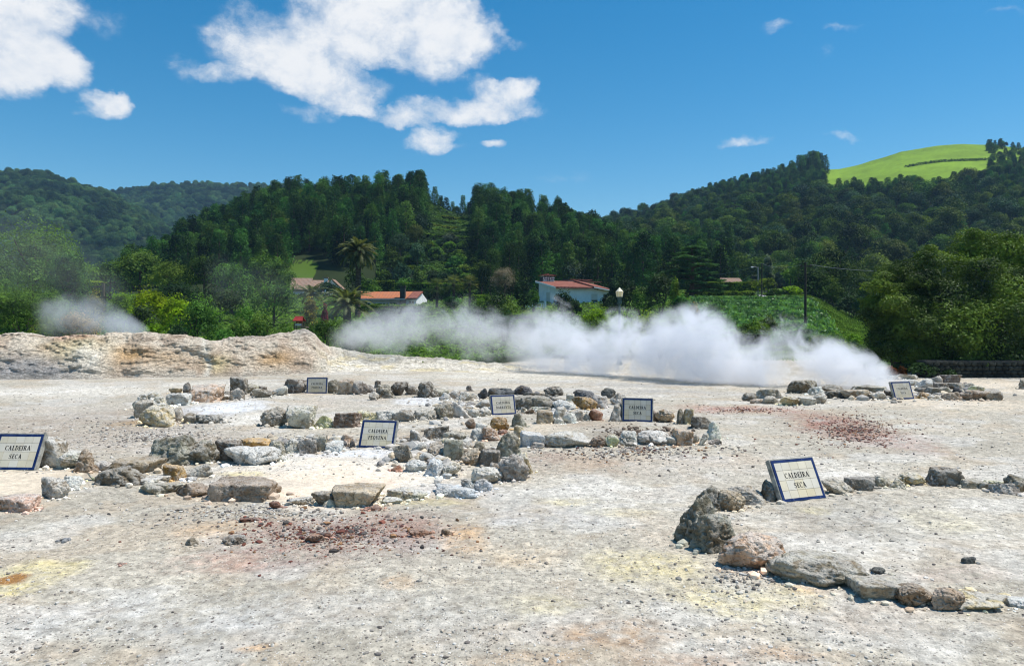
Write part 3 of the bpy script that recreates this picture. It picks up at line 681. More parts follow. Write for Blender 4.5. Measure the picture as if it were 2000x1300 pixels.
for a in [
 (943, 779, 19, 22, 'k', 'r', 'black rounded rock at the left end of the wet black rocks'),
 (978, 776, 50, 19, 'k', 's', 'long black wet rock behind the leaning sign'),
 (1021, 772, 40, 19, 'k', 'r', 'charcoal hump right of the long black wet rock'),
 (1046, 801, 84, 28, 'd', 's', 'big low charcoal slab right of the leaning sign'),
 (1046, 780, 46, 15, 'k', 's', 'flat charcoal rock between two charcoal humps'),
 (1081, 774, 35, 19, 'd', 'r', 'domed charcoal rock at the right of the wet black rocks'),
 (1090, 787, 28, 12, 'd', 's', 'thin grey slab below the domed charcoal rock'),
 (1114, 783, 14, 14, 'w', 'b', 'small pale block left of the flat black rock'),
 (1142, 784, 46, 20, 'k', 's', 'flat black rock with a pointed left end'),
 (1188, 779, 26, 20, 'k', 'r', 'black round lump on top of the white rocks'),
 (1207, 791, 28, 24, 'w', 'l', 'white rock with dark stripes under the black lump'),
 (1172, 798, 28, 27, 'w', 'r', 'white rounded rock next to the ochre rock'),
 (1142, 801, 44, 26, 'o', 'r', 'ochre mottled rock left of the white rounded rock'),
 (1102, 804, 42, 22, 'w', 'l', 'white veined rock left of the ochre mottled rock'),
 (1092, 818, 28, 24, 'w', 'w', 'broken white rock on the pile below the white veined rock'),
 (1112, 826, 26, 20, 'w', 'r', 'white crumbled rock at the bottom of the white pile'),
 (1088, 828, 22, 12, 'w', 's', 'small white flake at the left foot of the white pile'),
 (1128, 823, 23, 23, 'g', 'b', 'grey upright block right of the white pile'),
 (1145, 823, 15, 19, 'g', 'r', 'slim grey stone left of the red brown rock'),
 (1164, 823, 27, 24, 'r', 'l', 'red brown banded rock left of the dry basin sign'),
 (1203, 824, 28, 34, 'g', 'w', 'tall grey rock touching the left edge of the dry basin sign'),
 (1279, 823, 12, 21, 'n', 'r', 'slim brown stone touching the right edge of the dry basin sign'),
 (1299, 826, 36, 27, 'p', 'r', 'round pinkish grey boulder right of the dry basin sign'),
 (1329, 830, 15, 30, 'd', 'w', 'dark upright slab standing beside its pale twin'),
 (1345, 830, 17, 31, 'y', 'b', 'pale upright slab with an ochre foot'),
 (1368, 838, 36, 25, 'd', 's', 'low dark rock right of the upright slabs'),
 (1393, 861, 32, 36, 'w', 'w', 'tall white rock stained yellow at the right end of the basin'),
 (1395, 872, 24, 13, 'g', 'r', 'low grey stone at the foot of the tall white rock'),
 (1373, 875, 23, 25, 'w', 'r', 'pale rock left of the tall white rock'),
 (1357, 867, 16, 16, 'g', 'r', 'small grey stone behind the pinkish rock in the near rim'),
 (1333, 874, 36, 33, 'p', 'b', 'pinkish rock with a white top in the near rim'),
 (1311, 874, 24, 19, 'w', 's', 'small pale leaning stone left of the pinkish rock'),
 (1274, 874, 64, 30, 'w', 'r', 'wide pale rounded boulder in the near rim'),
 (1225, 872, 36, 27, 'w', 'w', 'white peaked rock left of the wide pale boulder'),
 (1231, 876, 20, 10, 'd', 'r', 'small dark stone at the foot of the white peaked rock'),
 (1195, 875, 25, 24, 'y', 'r', 'egg shaped cream stone in the near rim'),
 (1168, 875, 32, 22, 'n', 'r', 'grey brown stone between the egg shaped stone and the layered slab'),
 (1108, 874, 88, 31, 'w', 'l', 'long layered white slab lying in the near rim'),
 (1040, 872, 44, 30, 'w', 'b', 'bluish white rock left of the long layered slab'),
 (1050, 874, 24, 12, 'g', 's', 'flat stone at the foot of the bluish white rock'),
 (1014, 856, 23, 27, 'y', 'w', 'yellowish rock behind the big standing boulder'),
 (1013, 834, 28, 28, 'm', 'w', 'grey green tilted stone below the leaning sign'),
 (976, 840, 34, 27, 'o', 'r', 'ochre globe shaped stone below the leaning sign'),
 (1064, 828, 30, 27, 't', 'b', 'tan cube shaped block on the pale path'),
 (1023, 808, 12, 13, 'w', 'w', 'white shard at the right foot of the leaning sign'),
 (1035, 809, 19, 11, 'n', 'r', 'brown stone beside the white shard'),
 (1060, 804, 40, 10, 'w', 's', 'flat white slab below the charcoal slab'),
 (919, 837, 19, 21, 'n', 'r', 'brown pear shaped stone left of the ochre globe'),
 (941, 844, 22, 20, 'w', 'l', 'striped white stone between the brown pear stone and the ochre globe'),
 (928, 858, 26, 23, 'w', 'w', 'cream pointed rock below the brown pear stone'),
 (958, 860, 32, 27, 'p', 'r', 'peach coloured crumbly rock behind the big standing boulder'),
 (983, 849, 20, 12, 'r', 'r', 'small reddish stone under the ochre globe'),
]: rock(*a[:6], a[6], gB)
gC = 'rocks ringing the front left pool'
for a in [
 (991, 893, 50, 50, 'm', 'w', 'big standing grey boulder where the two rims meet'),
 (955, 908, 40, 34, 'd', 'b', 'dark cleft rock left of the big standing boulder'),
 (1003, 938, 54, 54, 'g', 'r', 'big smooth grey boulder in front of the standing boulder'),
 (1026, 924, 28, 42, 'y', 'w', 'lichen spotted pale rock right of the smooth grey boulder'),
 (969, 924, 22, 25, 'g', 'r', 'grey rock wedged left of the smooth grey boulder'),
 (951, 941, 56, 34, 'w', 'r', 'pale grey rock at the right corner of the pool'),
 (943, 955, 36, 26, 'b', 'r', 'bluish grey rock below the pale corner rock'),
 (914, 956, 32, 26, 'b', 'w', 'bluish pointed rock left of the bluish grey rock'),
 (890, 967, 78, 22, 'b', 's', 'low bluish grey slab on the near right rim of the pool'),
 (774, 917, 18, 12, 'r', 'r', 'small dark red stone at the pool edge'),
 (787, 901, 34, 36, 'g', 'l', 'crumbly grey rock right of the middle sign'),
 (817, 886, 30, 21, 'w', 'r', 'pale rock right of the crumbly grey rock'),
 (850, 896, 38, 37, 'g', 'l', 'grey rock with slanting white stripes'),
 (886, 899, 38, 43, 'm', 'b', 'tall grey green rock right of the striped rock'),
 (921, 906, 36, 34, 't', 'r', 'brownish rock left of the dark cleft rock'),
 (812, 866, 26, 27, 'w', 'w', 'pale spiky rock right of the middle sign'),
 (852, 856, 44, 27, 'd', 'b', 'dark flat topped block in the heap right of the middle sign'),
 (886, 862, 50, 22, 'g', 's', 'low grey rock right of the dark flat topped block'),
 (850, 926, 36, 34, 'b', 'w', 'bluish white folded rock at the front of the heap'),
 (882, 926, 34, 27, 'w', 'r', 'pale brown pitted rock at the right front of the heap'),
 (814, 917, 40, 22, 'b', 'r', 'bluish white mound of crust at the left front of the heap'),
 (834, 901, 28, 20, 'w', 'r', 'white rock in the middle of the heap'),
 (873, 929, 18, 9, 'b', 's', 'small white flake in front of the heap'),
 (905, 880, 26, 22, 'w', 'r', 'cream stone at the top right of the heap'),
 (936, 880, 24, 20, 'g', 'w', 'grey stone behind the dark cleft rock'),
 (870, 874, 28, 18, 'y', 'r', 'yellowish stone between the dark block and the striped rock'),
 (343, 909, 94, 60, 'm', 'w', 'largest dark grey boulder left of the pool'),
 (397, 907, 52, 46, 'g', 'r', 'grey and white rock leaning on the largest boulder'),
 (444, 901, 50, 43, 'd', 'b', 'dark blocky rock with a white top behind the white slab'),
 (497, 879, 56, 22, 'o', 's', 'flat rock with an orange brown top'),
 (493, 910, 98, 38, 'w', 'r', 'big white smooth boulder lying at the pool edge'),
 (542, 891, 36, 30, 'g', 'w', 'grey crumbly rock right of the orange topped rock'),
 (551, 902, 20, 13, 'w', 'r', 'small stone at the right end of the white smooth boulder'),
 (572, 886, 36, 30, 'w', 'w', 'pale rubble rock left of the white oval stone'),
 (589, 868, 24, 17, 'w', 'r', 'white oval stone on the rubble bank'),
 (602, 886, 36, 30, 'g', 'b', 'grey rubble block below the white oval stone'),
 (626, 882, 30, 34, 'g', 'b', 'flat faced grey block in the rubble bank'),
 (652, 884, 34, 22, 'b', 's', 'bluish crusted stone in the rubble bank'),
 (675, 872, 28, 24, 'p', 'w', 'small pinkish peak left of the middle sign'),
 (655, 866, 22, 16, 'w', 'r', 'cream lump left of the pinkish peak'),
 (688, 876, 12, 16, 'k', 'w', 'black notch stone touching the left edge of the middle sign'),
 (338, 937, 40, 32, 'o', 'b', 'small orange brown block under the largest boulder'),
 (388, 932, 54, 28, 'g', 'r', 'grey rock with pale patches right of the orange brown block'),
 (372, 937, 20, 9, 'b', 's', 'small bluish stone below the pale patched rock'),
 (266, 929, 88, 32, 't', 's', 'flat topped tan slab behind the dark sided rock'),
 (245, 949, 90, 39, 'd', 'w', 'grey boulder with a black shaded left side'),
 (296, 947, 70, 18, 'w', 's', 'low white rock right of the dark sided boulder'),
 (312, 964, 74, 23, 'g', 's', 'flat grey slab at the left of the near rim'),
 (386, 968, 76, 30, 'n', 's', 'long brownish rock between the flat slab and the large block'),
 (476, 977, 118, 44, 't', 'b', 'large rectangular mossy block in the near rim'),
 (537, 991, 21, 15, 'r', 'r', 'small rust coloured stone right of the large rectangular block'),
 (588, 984, 48, 17, 'w', 's', 'low pale stone at the gap in the near rim'),
 (635, 985, 46, 29, 'g', 'r', 'rounded purplish grey rock left of the flat topped block'),
 (698, 990, 92, 41, 't', 'b', 'flat topped tan block alone in the near rim'),
 (731, 998, 28, 14, 'r', 'r', 'rust stained stone at the right foot of the tan block'),
 (796, 974, 74, 24, 'w', 'r', 'white crumbling mound at the right of the near rim'),
 (765, 985, 40, 14, 'w', 's', 'low white crust left of the crumbling mound'),
]: rock(*a[:6], a[6], gC)
gF = 'rocks beside the cut off sign at left'
for a in [
 (97, 916, 50, 60, 'w', 'b', 'tall pale rock right behind the cut off sign'),
 (128, 920, 66, 36, 'w', 'l', 'black and white crusted rock right of the tall pale rock'),
 (171, 926, 44, 46, 'n', 'w', 'brown pointed rock casting a dark shadow'),
 (203, 922, 34, 21, 'w', 'r', 'pale crumbly rock right of the brown pointed rock'),
 (178, 942, 34, 16, 'y', 's', 'low yellowish stone on the smooth sand'),
 (106, 975, 50, 44, 'w', 'r', 'white topped grey rock at the edge of the smooth sand'),
 (141, 957, 44, 26, 'w', 's', 'low whitish rock right of the white topped rock'),
 (37, 1000, 70, 32, 'p', 'b', 'smooth pinkish brown block in the lower left'),
 (78, 975, 10, 6, 'n', 'r', 'tiny brown stone next to the white topped rock'),
]: rock(*a[:6], a[6], gF)
gD = 'rocks ringing the front right basin'
for a in [
 (1362, 1066, 78, 96, 'm', 'w', 'tallest mossy rock at the left end of the right basin'),
 (1397, 1084, 80, 76, 'm', 'w', 'yellow stained rock joined to the tallest mossy rock'),
 (1384, 999, 54, 50, 'd', 'w', 'dark brown rock behind the tallest mossy rock'),
 (1427, 999, 46, 42, 't', 'r', 'rounded tan rock with a pale base'),
 (1460, 988, 76, 40, 'g', 'l', 'long grey rock left of the tilted white sign'),
 (1507, 982, 36, 42, 'd', 'w', 'dark creased rock at the left edge of the tilted sign'),
 (1462, 1118, 104, 70, 'p', 'r', 'big boulder with a pale pink top'),
 (1517, 1104, 16, 13, 'w', 'b', 'white chip between the pink topped boulder and the log like rock'),
 (1598, 1152, 160, 66, 'g', 'l', 'long log like grey rock in the near rim'),
 (1716, 1174, 92, 48, 'g', 'b', 'grey slab left of the rust stained rock'),
 (1786, 1184, 74, 50, 'n', 'r', 'rust stained brown rock in the near rim'),
 (1849, 1191, 54, 45, 't', 'r', 'smaller brown rock right of the rust stained rock'),
 (1910, 1194, 94, 34, 'y', 's', 'low rock with white and orange crust'),
 (1985, 1192, 62, 18, 'w', 's', 'thin pale slab cut by the right edge'),
 (1636, 968, 50, 30, 'g', 'r', 'grey rock just right of the tilted sign'),
 (1683, 962, 46, 28, 'd', 'b', 'darker grey block second to the right of the tilted sign'),
 (1723, 954, 34, 26, 'g', 'r', 'small grey rock third to the right of the tilted sign'),
 (1750, 957, 34, 22, 'g', 'w', 'small grey rock left of the yellow topped rock'),
 (1779, 950, 44, 26, 'y', 'r', 'yellow topped low rock in the far rim'),
 (1843, 952, 56, 36, 'd', 'b', 'upright dark grey rock standing higher than its neighbours'),
 (1895, 957, 46, 22, 'g', 'b', 'flat grey block right of the upright dark rock'),
 (1941, 955, 36, 17, 'y', 's', 'flat stone with yellow edge in the far rim'),
 (1963, 967, 48, 23, 'g', 's', 'low grey rock near the right edge'),
 (1990, 965, 44, 38, 'd', 'r', 'dark rounded rock at the right edge'),
]: rock(a[0], a[1], a[2] * 1.10, *a[3:6], a[6], gD)
rock(1715, 1123, 24, 17, 'k', 'r', 'black cinder lying close behind the grey slab', 'loose dark stones')
rock(1893, 1105, 23, 15, 'k', 'b', 'black cinder lying alone inside the right basin', 'loose dark stones')
rock(375, 1065, 24, 18, 'd', 'w', 'dark peaked stone on the red gravel at left', 'loose dark stones')
rock(461, 1063, 42, 18, 'd', 's', 'dark flat stone on the red gravel right of the peaked stone', 'loose dark stones')
rock(490, 1022, 40, 12, 'r', 's', 'flat reddish stone at the top of the red gravel', 'loose dark stones')
rock(616, 1060, 36, 20, 'r', 'r', 'rust red scoria lump in the red gravel', 'loose dark stones')
rock(640, 1052, 18, 14, 'r', 'r', 'smaller scoria lump right of the rust red one', 'loose dark stones')
rock(122, 1056, 15, 6, 'k', 's', 'thin black stone lying alone on the pale ground at left', 'loose dark stones')
rock(237, 1103, 11, 8, 'r', 'r', 'small maroon pebble alone on the grey ground', 'loose dark stones')
rock(872, 1044, 18, 14, 'n', 'r', 'brown stone at the right end of the red gravel', 'loose dark stones')
rock(824, 1048, 44, 18, 'r', 's', 'flat mauve stone near the right end of the red gravel', 'loose dark stones')
gE = 'rocks around the steaming vent'
for a in [
 (1464, 783, 27, 17, 'd', 'r', 'dark rock at the left end of the steaming vent'),
 (1477, 787, 26, 9, 't', 's', 'flat tan stone below the dark left end rock'),
 (1504, 778, 50, 22, 'g', 'w', 'big grey rock sloping right near the left end of the vent'),
 (1505, 788, 30, 16, 'g', 'r', 'grey rock below the big sloping rock'),
 (1544, 791, 36, 19, 'y', 'r', 'pale yellow rock in front of the vent'),
 (1562, 768, 56, 27, 'd', 's', 'dark rock half veiled by steam'),
 (1575, 791, 32, 16, 'w', 'l', 'striped pale rock left of the white round rock'),
 (1601, 789, 25, 22, 'w', 'r', 'white round rock in front of the vent'),
 (1594, 772, 33, 18, 'w', 'w', 'pale rock at the edge of the steam'),
 (1627, 766, 44, 16, 'd', 'l', 'dark crumbly rock under the steam'),
 (1626, 778, 36, 14, 'k', 's', 'black flat rock under a pale ledge'),
 (1671, 780, 56, 20, 't', 's', 'tan slab left of the vent sign'),
 (1714, 781, 28, 15, 'w', 'l', 'pale ribbed stone near the left of the vent sign'),
 (1697, 769, 66, 16, 'g', 's', 'long grey rock behind the tan slab'),
 (1737, 779, 18, 16, 'd', 'b', 'dark block touching the left edge of the vent sign'),
 (1804, 780, 28, 13, 'o', 'w', 'rust streaked stone at the right foot of the vent sign'),
 (1800, 768, 26, 12, 'd', 's', 'thin dark slab right of the vent sign'),
 (1822, 771, 28, 15, 'd', 'b', 'dark block second to the right of the vent sign'),
 (1846, 769, 26, 14, 'g', 'r', 'grey rock in the middle of the right heap'),
 (1824, 783, 24, 10, 'w', 's', 'low white stone in the front of the right heap'),
 (1873, 778, 30, 22, 'k', 'w', 'black blue rock in the right heap'),
 (1857, 783, 34, 18, 't', 'w', 'cream and brown wedge in the front of the right heap'),
 (1904, 783, 50, 21, 't', 'r', 'big tan rock in the front of the right heap'),
 (1937, 783, 32, 22, 'g', 'b', 'grey rock at the right end of the heap'),
 (1904, 768, 38, 16, 'y', 's', 'pale slab on top of the big tan rock'),
 (1855, 750, 34, 18, 'd', 'b', 'dark rock at the top of the right heap'),
 (1829, 754, 26, 20, 'g', 'w', 'grey peaked rock left of the dark top rock'),
 (1837, 761, 28, 15, 'd', 's', 'dark ledge stone below the peaked rock'),
 (1806, 756, 32, 18, 'w', 'l', 'white layered rock above the vent sign'),
 (1772, 741, 38, 11, 'w', 's', 'long pale slab at the back of the heap'),
 (1777, 751, 28, 11, 'w', 'r', 'pale rock behind the vent sign'),
 (1734, 742, 40, 10, 'w', 's', 'flat white slab at the back left of the heap'),
 (1866, 760, 30, 13, 'd', 's', 'flat dark stone at the right of the ledge stone'),
 (1891, 759, 26, 12, 'g', 'w', 'small grey stone behind the pale slab'),
 (1760, 757, 30, 12, 'w', 'r', 'whitish rock between the steam and the vent sign'),
 (1998, 760, 22, 20, 'd', 'w', 'dark rock cut by the right edge near the stone wall'),
]: rock(*a[:6], a[6], gE)

bpy.context.view_layer.update()
build_gravel()

# ================================================================== SIGNS of glazed tiles
M['concrete'] = plain('sign_concrete', (.34, .33, .29), .9, .1, .4, 9, .5)
M['ink'] = plain('black_lettering', (.02, .018, .016), .6, .3, .2, 20)
def tile_mat():
    t = NT('glazed_tile'); o = t.obj
    ca = t.n('ShaderNodeVertexColor', layer_name='Col').outputs[0]
    f = t.noise(o, 4, 4); g = t.noise(o, 40, 3)
    c = t.mix(1.0, ca, t.math('MULTIPLY_ADD', f, .35, .82), 'MULTIPLY'); c = t.mix(t.ramp(g, .62, .75, 0, .25), c, (.45, .38, .28))
    t.bsdf(c, .32, .4); return t.m
M['tile'] = tile_mat(); M['grout'] = plain('grout', (.17, .14, .11), .9, .1, .3, 8)
def blue_mat():
    t = NT('blue_glaze'); f = t.noise(t.obj, 7, 4, .6); g = t.noise(t.obj, 30, 3)
    c = t.mix(t.ramp(f, .35, .7), (.008, .018, .085), (.022, .042, .145)); c = t.mix(t.ramp(g, .64, .72, 0, .5), c, (.2, .22, .3))
    t.bsdf(c, .35, .4); return t.m
M['blue'] = blue_mat()

def arc(cx, cy, rx, ry, a0, a1, n=10): return [(cx + rx * math.cos(R(a0 + (a1 - a0) * k / n)), cy + ry * math.sin(R(a0 + (a1 - a0) * k / n))) for k in range(n + 1)]
TK, TN, SF = .23, .105, .08
GL = {                                                # (width, strokes); a stroke is (points, width or widths)
 'I': (.36, [([(.18, 0), (.18, 1)], TK), ([(.02, .03), (.34, .03)], SF), ([(.02, .97), (.34, .97)], SF)]),
 'L': (.62, [([(.2, 0), (.2, 1)], TK), ([(.02, .03), (.58, .03)], SF), ([(.02, .97), (.38, .97)], SF), ([(.57, 0), (.57, .26)], SF)]),
 'E': (.64, [([(.2, 0), (.2, 1)], TK), ([(.02, .03), (.6, .03)], SF), ([(.02, .97), (.58, .97)], SF), ([(.2, .52), (.46, .52)], SF), ([(.59, 0), (.59, .24)], SF), ([(.57, .78), (.57, 1)], SF), ([(.46, .42), (.46, .62)], SF)]),
 'A': (.78, [([(.38, 1), (.1, .03)], TN), ([(.36, 1), (.66, .03)], TK), ([(.2, .34), (.54, .34)], SF), ([(.0, .03), (.24, .03)], SF), ([(.5, .03), (.8, .03)], SF)]),
 'D': (.76, [([(.2, 0), (.2, 1)], TK), (arc(.26, .5, .42, .465, 90, -90, 14), [TN, TN, .1, .12, .15, .18, .2, .2, .2, .18, .15, .12, .1, TN, TN]), ([(.02, .03), (.3, .03)], SF), ([(.02, .97), (.3, .97)], SF)]),
 'C': (.70, [(arc(.40, .5, .32, .46, 48, 312, 16), [TN, TN, .09, .1, .13, .16, .19, .2, .2, .2, .19, .16, .13, .1, .09, TN, TN]), ([(.62, .66), (.62, .98)], SF)]),
 'R': (.78, [([(.2, 0), (.2, 1)], TK), (arc(.3, .75, .28, .22, 90, -90, 10), [TN, TN, .1, .14, .18, .19, .18, .14, .1, TN, TN]), ([(.36, .52), (.66, .03)], .17), ([(.02, .03), (.38, .03)], SF), ([(.02, .97), (.32, .97)], SF), ([(.56, .03), (.8, .03)], SF)]),
 'P': (.66, [([(.2, 0), (.2, 1)], TK), (arc(.3, .73, .30, .24, 90, -90, 10), [TN, TN, .1, .14, .18, .19, .18, .14, .1, TN, TN]), ([(.02, .03), (.4, .03)], SF), ([(.02, .97), (.32, .97)], SF)]),
 'B': (.70, [([(.2, 0), (.2, 1)], TK), (arc(.3, .75, .26, .22, 90, -90, 8), [TN, TN, .12, .17, .18, .17, .12, TN, TN]), (arc(.3, .27, .31, .24, 90, -90, 8), [TN, TN, .12, .17, .19, .17, .12, TN, TN]), ([(.02, .03), (.32, .03)], SF), ([(.02, .97), (.32, .97)], SF)]),
 'S': (.58, [(arc(.3, .74, .2, .22, 40, 250, 8) + arc(.28, .26, .23, .23, 75, -140, 9), [TN, TN, TN, .1, .14, .17, .19, .2, .2, .2, .2, .19, .16, .13, .1, TN, TN, TN, TN]), ([(.5, .72), (.5, .98)], SF), ([(.05, .02), (.05, .28)], SF)]),
 'Q': (.80, [(arc(.4, .52, .3, .45, 0, 360, 20), [.2 if (k < 4 or k > 16 or 6 < k < 14) else .1 for k in range(21)]), ([(.42, .2), (.72, -.14)], .11)]),
 'U': (.76, [([(.2, 1), (.2, .3)], TK), (arc(.4, .3, .22, .27, 180, 360, 8), [.18, .14, .11, .1, TN, TN, TN, TN, TN]), ([(.62, .3), (.62, 1)], TN), ([(.04, .97), (.38, .97)], SF), ([(.48, .97), (.76, .97)], SF)]),
 'N': (.82, [([(.16, 0), (.16, 1)], TN), ([(.16, 1), (.66, 0)], TK), ([(.66, 0), (.66, 1)], TN), ([(.02, .03), (.3, .03)], SF), ([(.02, .97), (.22, .97)], SF), ([(.54, .97), (.8, .97)], SF)]),
 'T': (.70, [([(.35, 0), (.35, 1)], TK), ([(.03, .97), (.67, .97)], SF), ([(.05, .74), (.05, 1)], SF), ([(.65, .74), (.65, 1)], SF), ([(.18, .03), (.52, .03)], SF)]),
}
def text_mb(b, s, cx, cz, h, y0, squeeze=1.0):
    tot = sum(GL[c][0] + .10 for c in s) - .10; x = cx - tot * h * squeeze / 2; lay = 0
    for c in s:
        w, strokes = GL[c]
        for pts, wid in strokes:
            lay += 1; yy = y0 - .0004 - .00006 * (lay % 9)
            n = len(pts); wid = [wid] * n if np.isscalar(wid) else wid; L, Rr = [], []
            for k in range(n):
                a, e = pts[max(k - 1, 0)], pts[min(k + 1, n - 1)]; dx, dz = e[0] - a[0], e[1] - a[1]; q = math.hypot(dx, dz) or 1
                nx, nz = -dz / q * wid[min(k, len(wid) - 1)] / 2, dx / q * wid[min(k, len(wid) - 1)] / 2
                L.append((x + (pts[k][0] + nx) * h * squeeze, yy, cz + (pts[k][1] + nz - .5) * h)); Rr.append((x + (pts[k][0] - nx) * h * squeeze, yy, cz + (pts[k][1] - nz - .5) * h))
            b.add(L + Rr, [[k, n + k, n + k + 1, k + 1] for k in range(n - 1)])
        x += (w + .10) * h * squeeze

def sign(px, yb, yaw, tilt, lines, label, scale=1.0, aged=0.0, roll=0.0):
    W, Hh, TH = .78 * scale, .62 * scale, .085
    X, Y = gnd(px, yb)
    root = empty('tile_sign', (X, Y + .02, zg(X, Y) - .015)); root.rotation_euler = (-R(tilt), R(roll), R(yaw))
    tag(root, label, 'sign', 'glazed tile signs naming the vents')
    # local frame: front face looks along -y
    s = MB(); s.box((0, TH / 2, Hh / 2), (W, TH, Hh)); sl = link('slab', s.mesh('slab', M['concrete']), root)
    m = sl.modifiers.new('bev', 'BEVEL'); m.width = .012; m.segments = 2
    b = MB(); mg = .022 * scale; bw = .038 * scale; y = -.004
    def fr(x0, x1, z0, z1): b.box(((x0 + x1) / 2, y, (z0 + z1) / 2), (x1 - x0, .008, z1 - z0))
    x0, x1, z0, z1 = -W / 2 + mg, W / 2 - mg, mg, Hh - mg
    fr(x0, x1, z1 - bw, z1); fr(x0, x1, z0, z0 + bw); fr(x0, x0 + bw, z0 + bw, z1 - bw); fr(x1 - bw, x1, z0 + bw, z1 - bw)
    link('blue_border', b.mesh('blue_border', M['blue']), root)
    t = MB(); cols = []
    ix0, ix1, iz0, iz1 = x0 + bw, x1 - bw, z0 + bw, z1 - bw
    t.box(((ix0 + ix1) / 2, -.001, (iz0 + iz1) / 2), (ix1 - ix0, .002, iz1 - iz0), 1); cols += [(.2, .2, .2)] * 8
    fx = np.cumsum([0, .175, .215, .22, .215, .175]); fz = np.cumsum([0, .22, .28, .28, .22]); g = .0042 * scale
    rg = np.random.default_rng(int(px))
    for i in range(5):
        for j in range(4):
            a0, a1 = ix0 + (ix1 - ix0) * fx[i] + g / 2 * (i > 0), ix0 + (ix1 - ix0) * fx[i + 1] - g / 2 * (i < 4)
            c0, c1 = iz0 + (iz1 - iz0) * fz[j] + g / 2 * (j > 0), iz0 + (iz1 - iz0) * fz[j + 1] - g / 2 * (j < 3)
            t.box(((a0 + a1) / 2, -.0042, (c0 + c1) / 2), (a1 - a0, .0045, c1 - c0), 0)
            k = rg.uniform(.93, 1.05) * (1 - .35 * aged); w = rg.uniform(0, 1) * (.5 + .5 * (j < 2))
            cols += [((.72 - .03 * w) * k, (.665 - .07 * w) * k, (.555 - .16 * w) * k)] * 8
    me = t.mesh('tile_panel', [M['tile'], M['grout']]); set_col(me, cols); link('tile_panel', me, root)
    L = MB()
    for k, tx in enumerate(lines): text_mb(L, tx, 0, Hh * (.60 - .225 * k), .074 * scale, -.0068, .92)
    link('lettering', L.mesh('lettering', M['ink']), root)
    return root
sign(1574, 981, 21, 27, ['CALDEIRA', 'SECA'], 'large tilted white tile sign reading CALDEIRA SECA in the front right basin')
sign(20, 922, -3, 25, ['CALDEIRA', 'SECA'], 'white tile sign reading CALDEIRA SECA cut off by the left edge', 1.04)
sign(733, 876, -11, 25, ['CALDEIRA', 'PEQUENA'], 'white tile sign reading CALDEIRA PEQUENA above the cream pool', .95)
sign(1245, 825, -13, 14, ['CALDEIRA', 'SECA'], 'upright tile sign reading CALDEIRA SECA behind the brown dry basin', .97, .35)
sign(985, 810, 20, 18, ['CALDEIRA', 'BARRENTA'], 'beige leaning tile sign reading CALDEIRA BARRENTA in front of wet black rocks', .90, .6)
sign(618, 768, 2, 12, ['CALDEIRA', 'PEQUENA'], 'small grey tile sign with faint lettering in the farthest row of rocks', .92, .85)
sign(1768, 781, 15, 20, ['CALDEIRA', 'SECA'], 'weathered tile sign with faded lettering in front of the steaming vent', .96, .9)
# ================================================================== VEGETATION
def leaves(b, C, Nn, L, asp, rng, mi=0, droop=0.0):
    n = len(C)
    Nn = Nn / (np.linalg.norm(Nn, axis=1)[:, None] + 1e-9)
    r = rng.normal(size=(n, 3)); t = r - (r * Nn).sum(1)[:, None] * Nn; t[:, 2] -= droop; t /= np.linalg.norm(t, axis=1)[:, None] + 1e-9
    w = np.cross(Nn, t); L = np.asarray(L)[:, None] * np.ones((n, 1)); W = L * asp
    bend = Nn * L * .12
    V = np.stack([C - t * L / 2 - bend, C + w * W / 2, C + t * L / 2 - bend, C - w * W / 2], 1).reshape(-1, 3)
    b.add(V, np.arange(n * 4).reshape(n, 4), mi)

def sphere_pts(rng, n, up=.25):
    u = rng.normal(size=(n, 3)); u /= np.linalg.norm(u, axis=1)[:, None]
    u[:, 2] = np.where((u[:, 2] < -.35) & (rng.uniform(size=n) < .6), -u[:, 2], u[:, 2])
    return u

def lobes_crown(b, lobes, n, leaf, rng, mi=0, asp=.55, jit=.5, inner=.35):
    """lobes: (cx,cy,cz,rx,ry,rz); leaves over the outer shell of every lobe, a share deeper inside"""
    lobes = np.array(lobes, float); area = (lobes[:, 3] * lobes[:, 5]); cnt = np.maximum((n * area / area.sum()).astype(int), 6)
    for lb, k in zip(lobes, cnt):
        u = sphere_pts(rng, k); deep = rng.uniform(size=k) < inner
        r = np.where(deep, rng.uniform(.45, .85, k), rng.uniform(.82, 1.06, k))
        nz = fbm3(u * 2.2 + lb[:3] * .7, 3, 4); r = r * (.60 + .78 * nz)
        C = lb[:3] + u * r[:, None] * lb[3:]
        Nn = u / lb[3:] * lb[3:].mean() + rng.normal(0, jit, (k, 3)) + np.array([0, 0, .35])
        leaves(b, C, Nn, leaf * rng.uniform(.65, 1.35, k) * np.where(deep, 1.5, 1), asp, rng, mi)

def rand_lobes(rng, w, d, h, z0, n, rel=.42, flat=.8, core=1.0):
    """lumpy crown: lobes spread over an ellipsoid of the given size standing on z0"""
    out = [(0, 0, z0 + h * .5, w * .36 * core, d * .36 * core, h * .42 * core)]
    for k in range(n):
        u = rng.normal(size=3); u /= np.linalg.norm(u); u[2] = abs(u[2]) * 1.05 - .38
        r = rng.uniform(.55, .9); s = rel * rng.uniform(.5, 1.3)
        R0 = s * min(w, d, h * 1.2) * .5
        out.append((u[0] * (w / 2 - R0 * .8) * min(1, r + .25), u[1] * (d / 2 - R0 * .8) * min(1, r + .25), z0 + h * .48 + u[2] * (h * .52 - R0 * .5), R0, R0, R0 * flat))
    return out

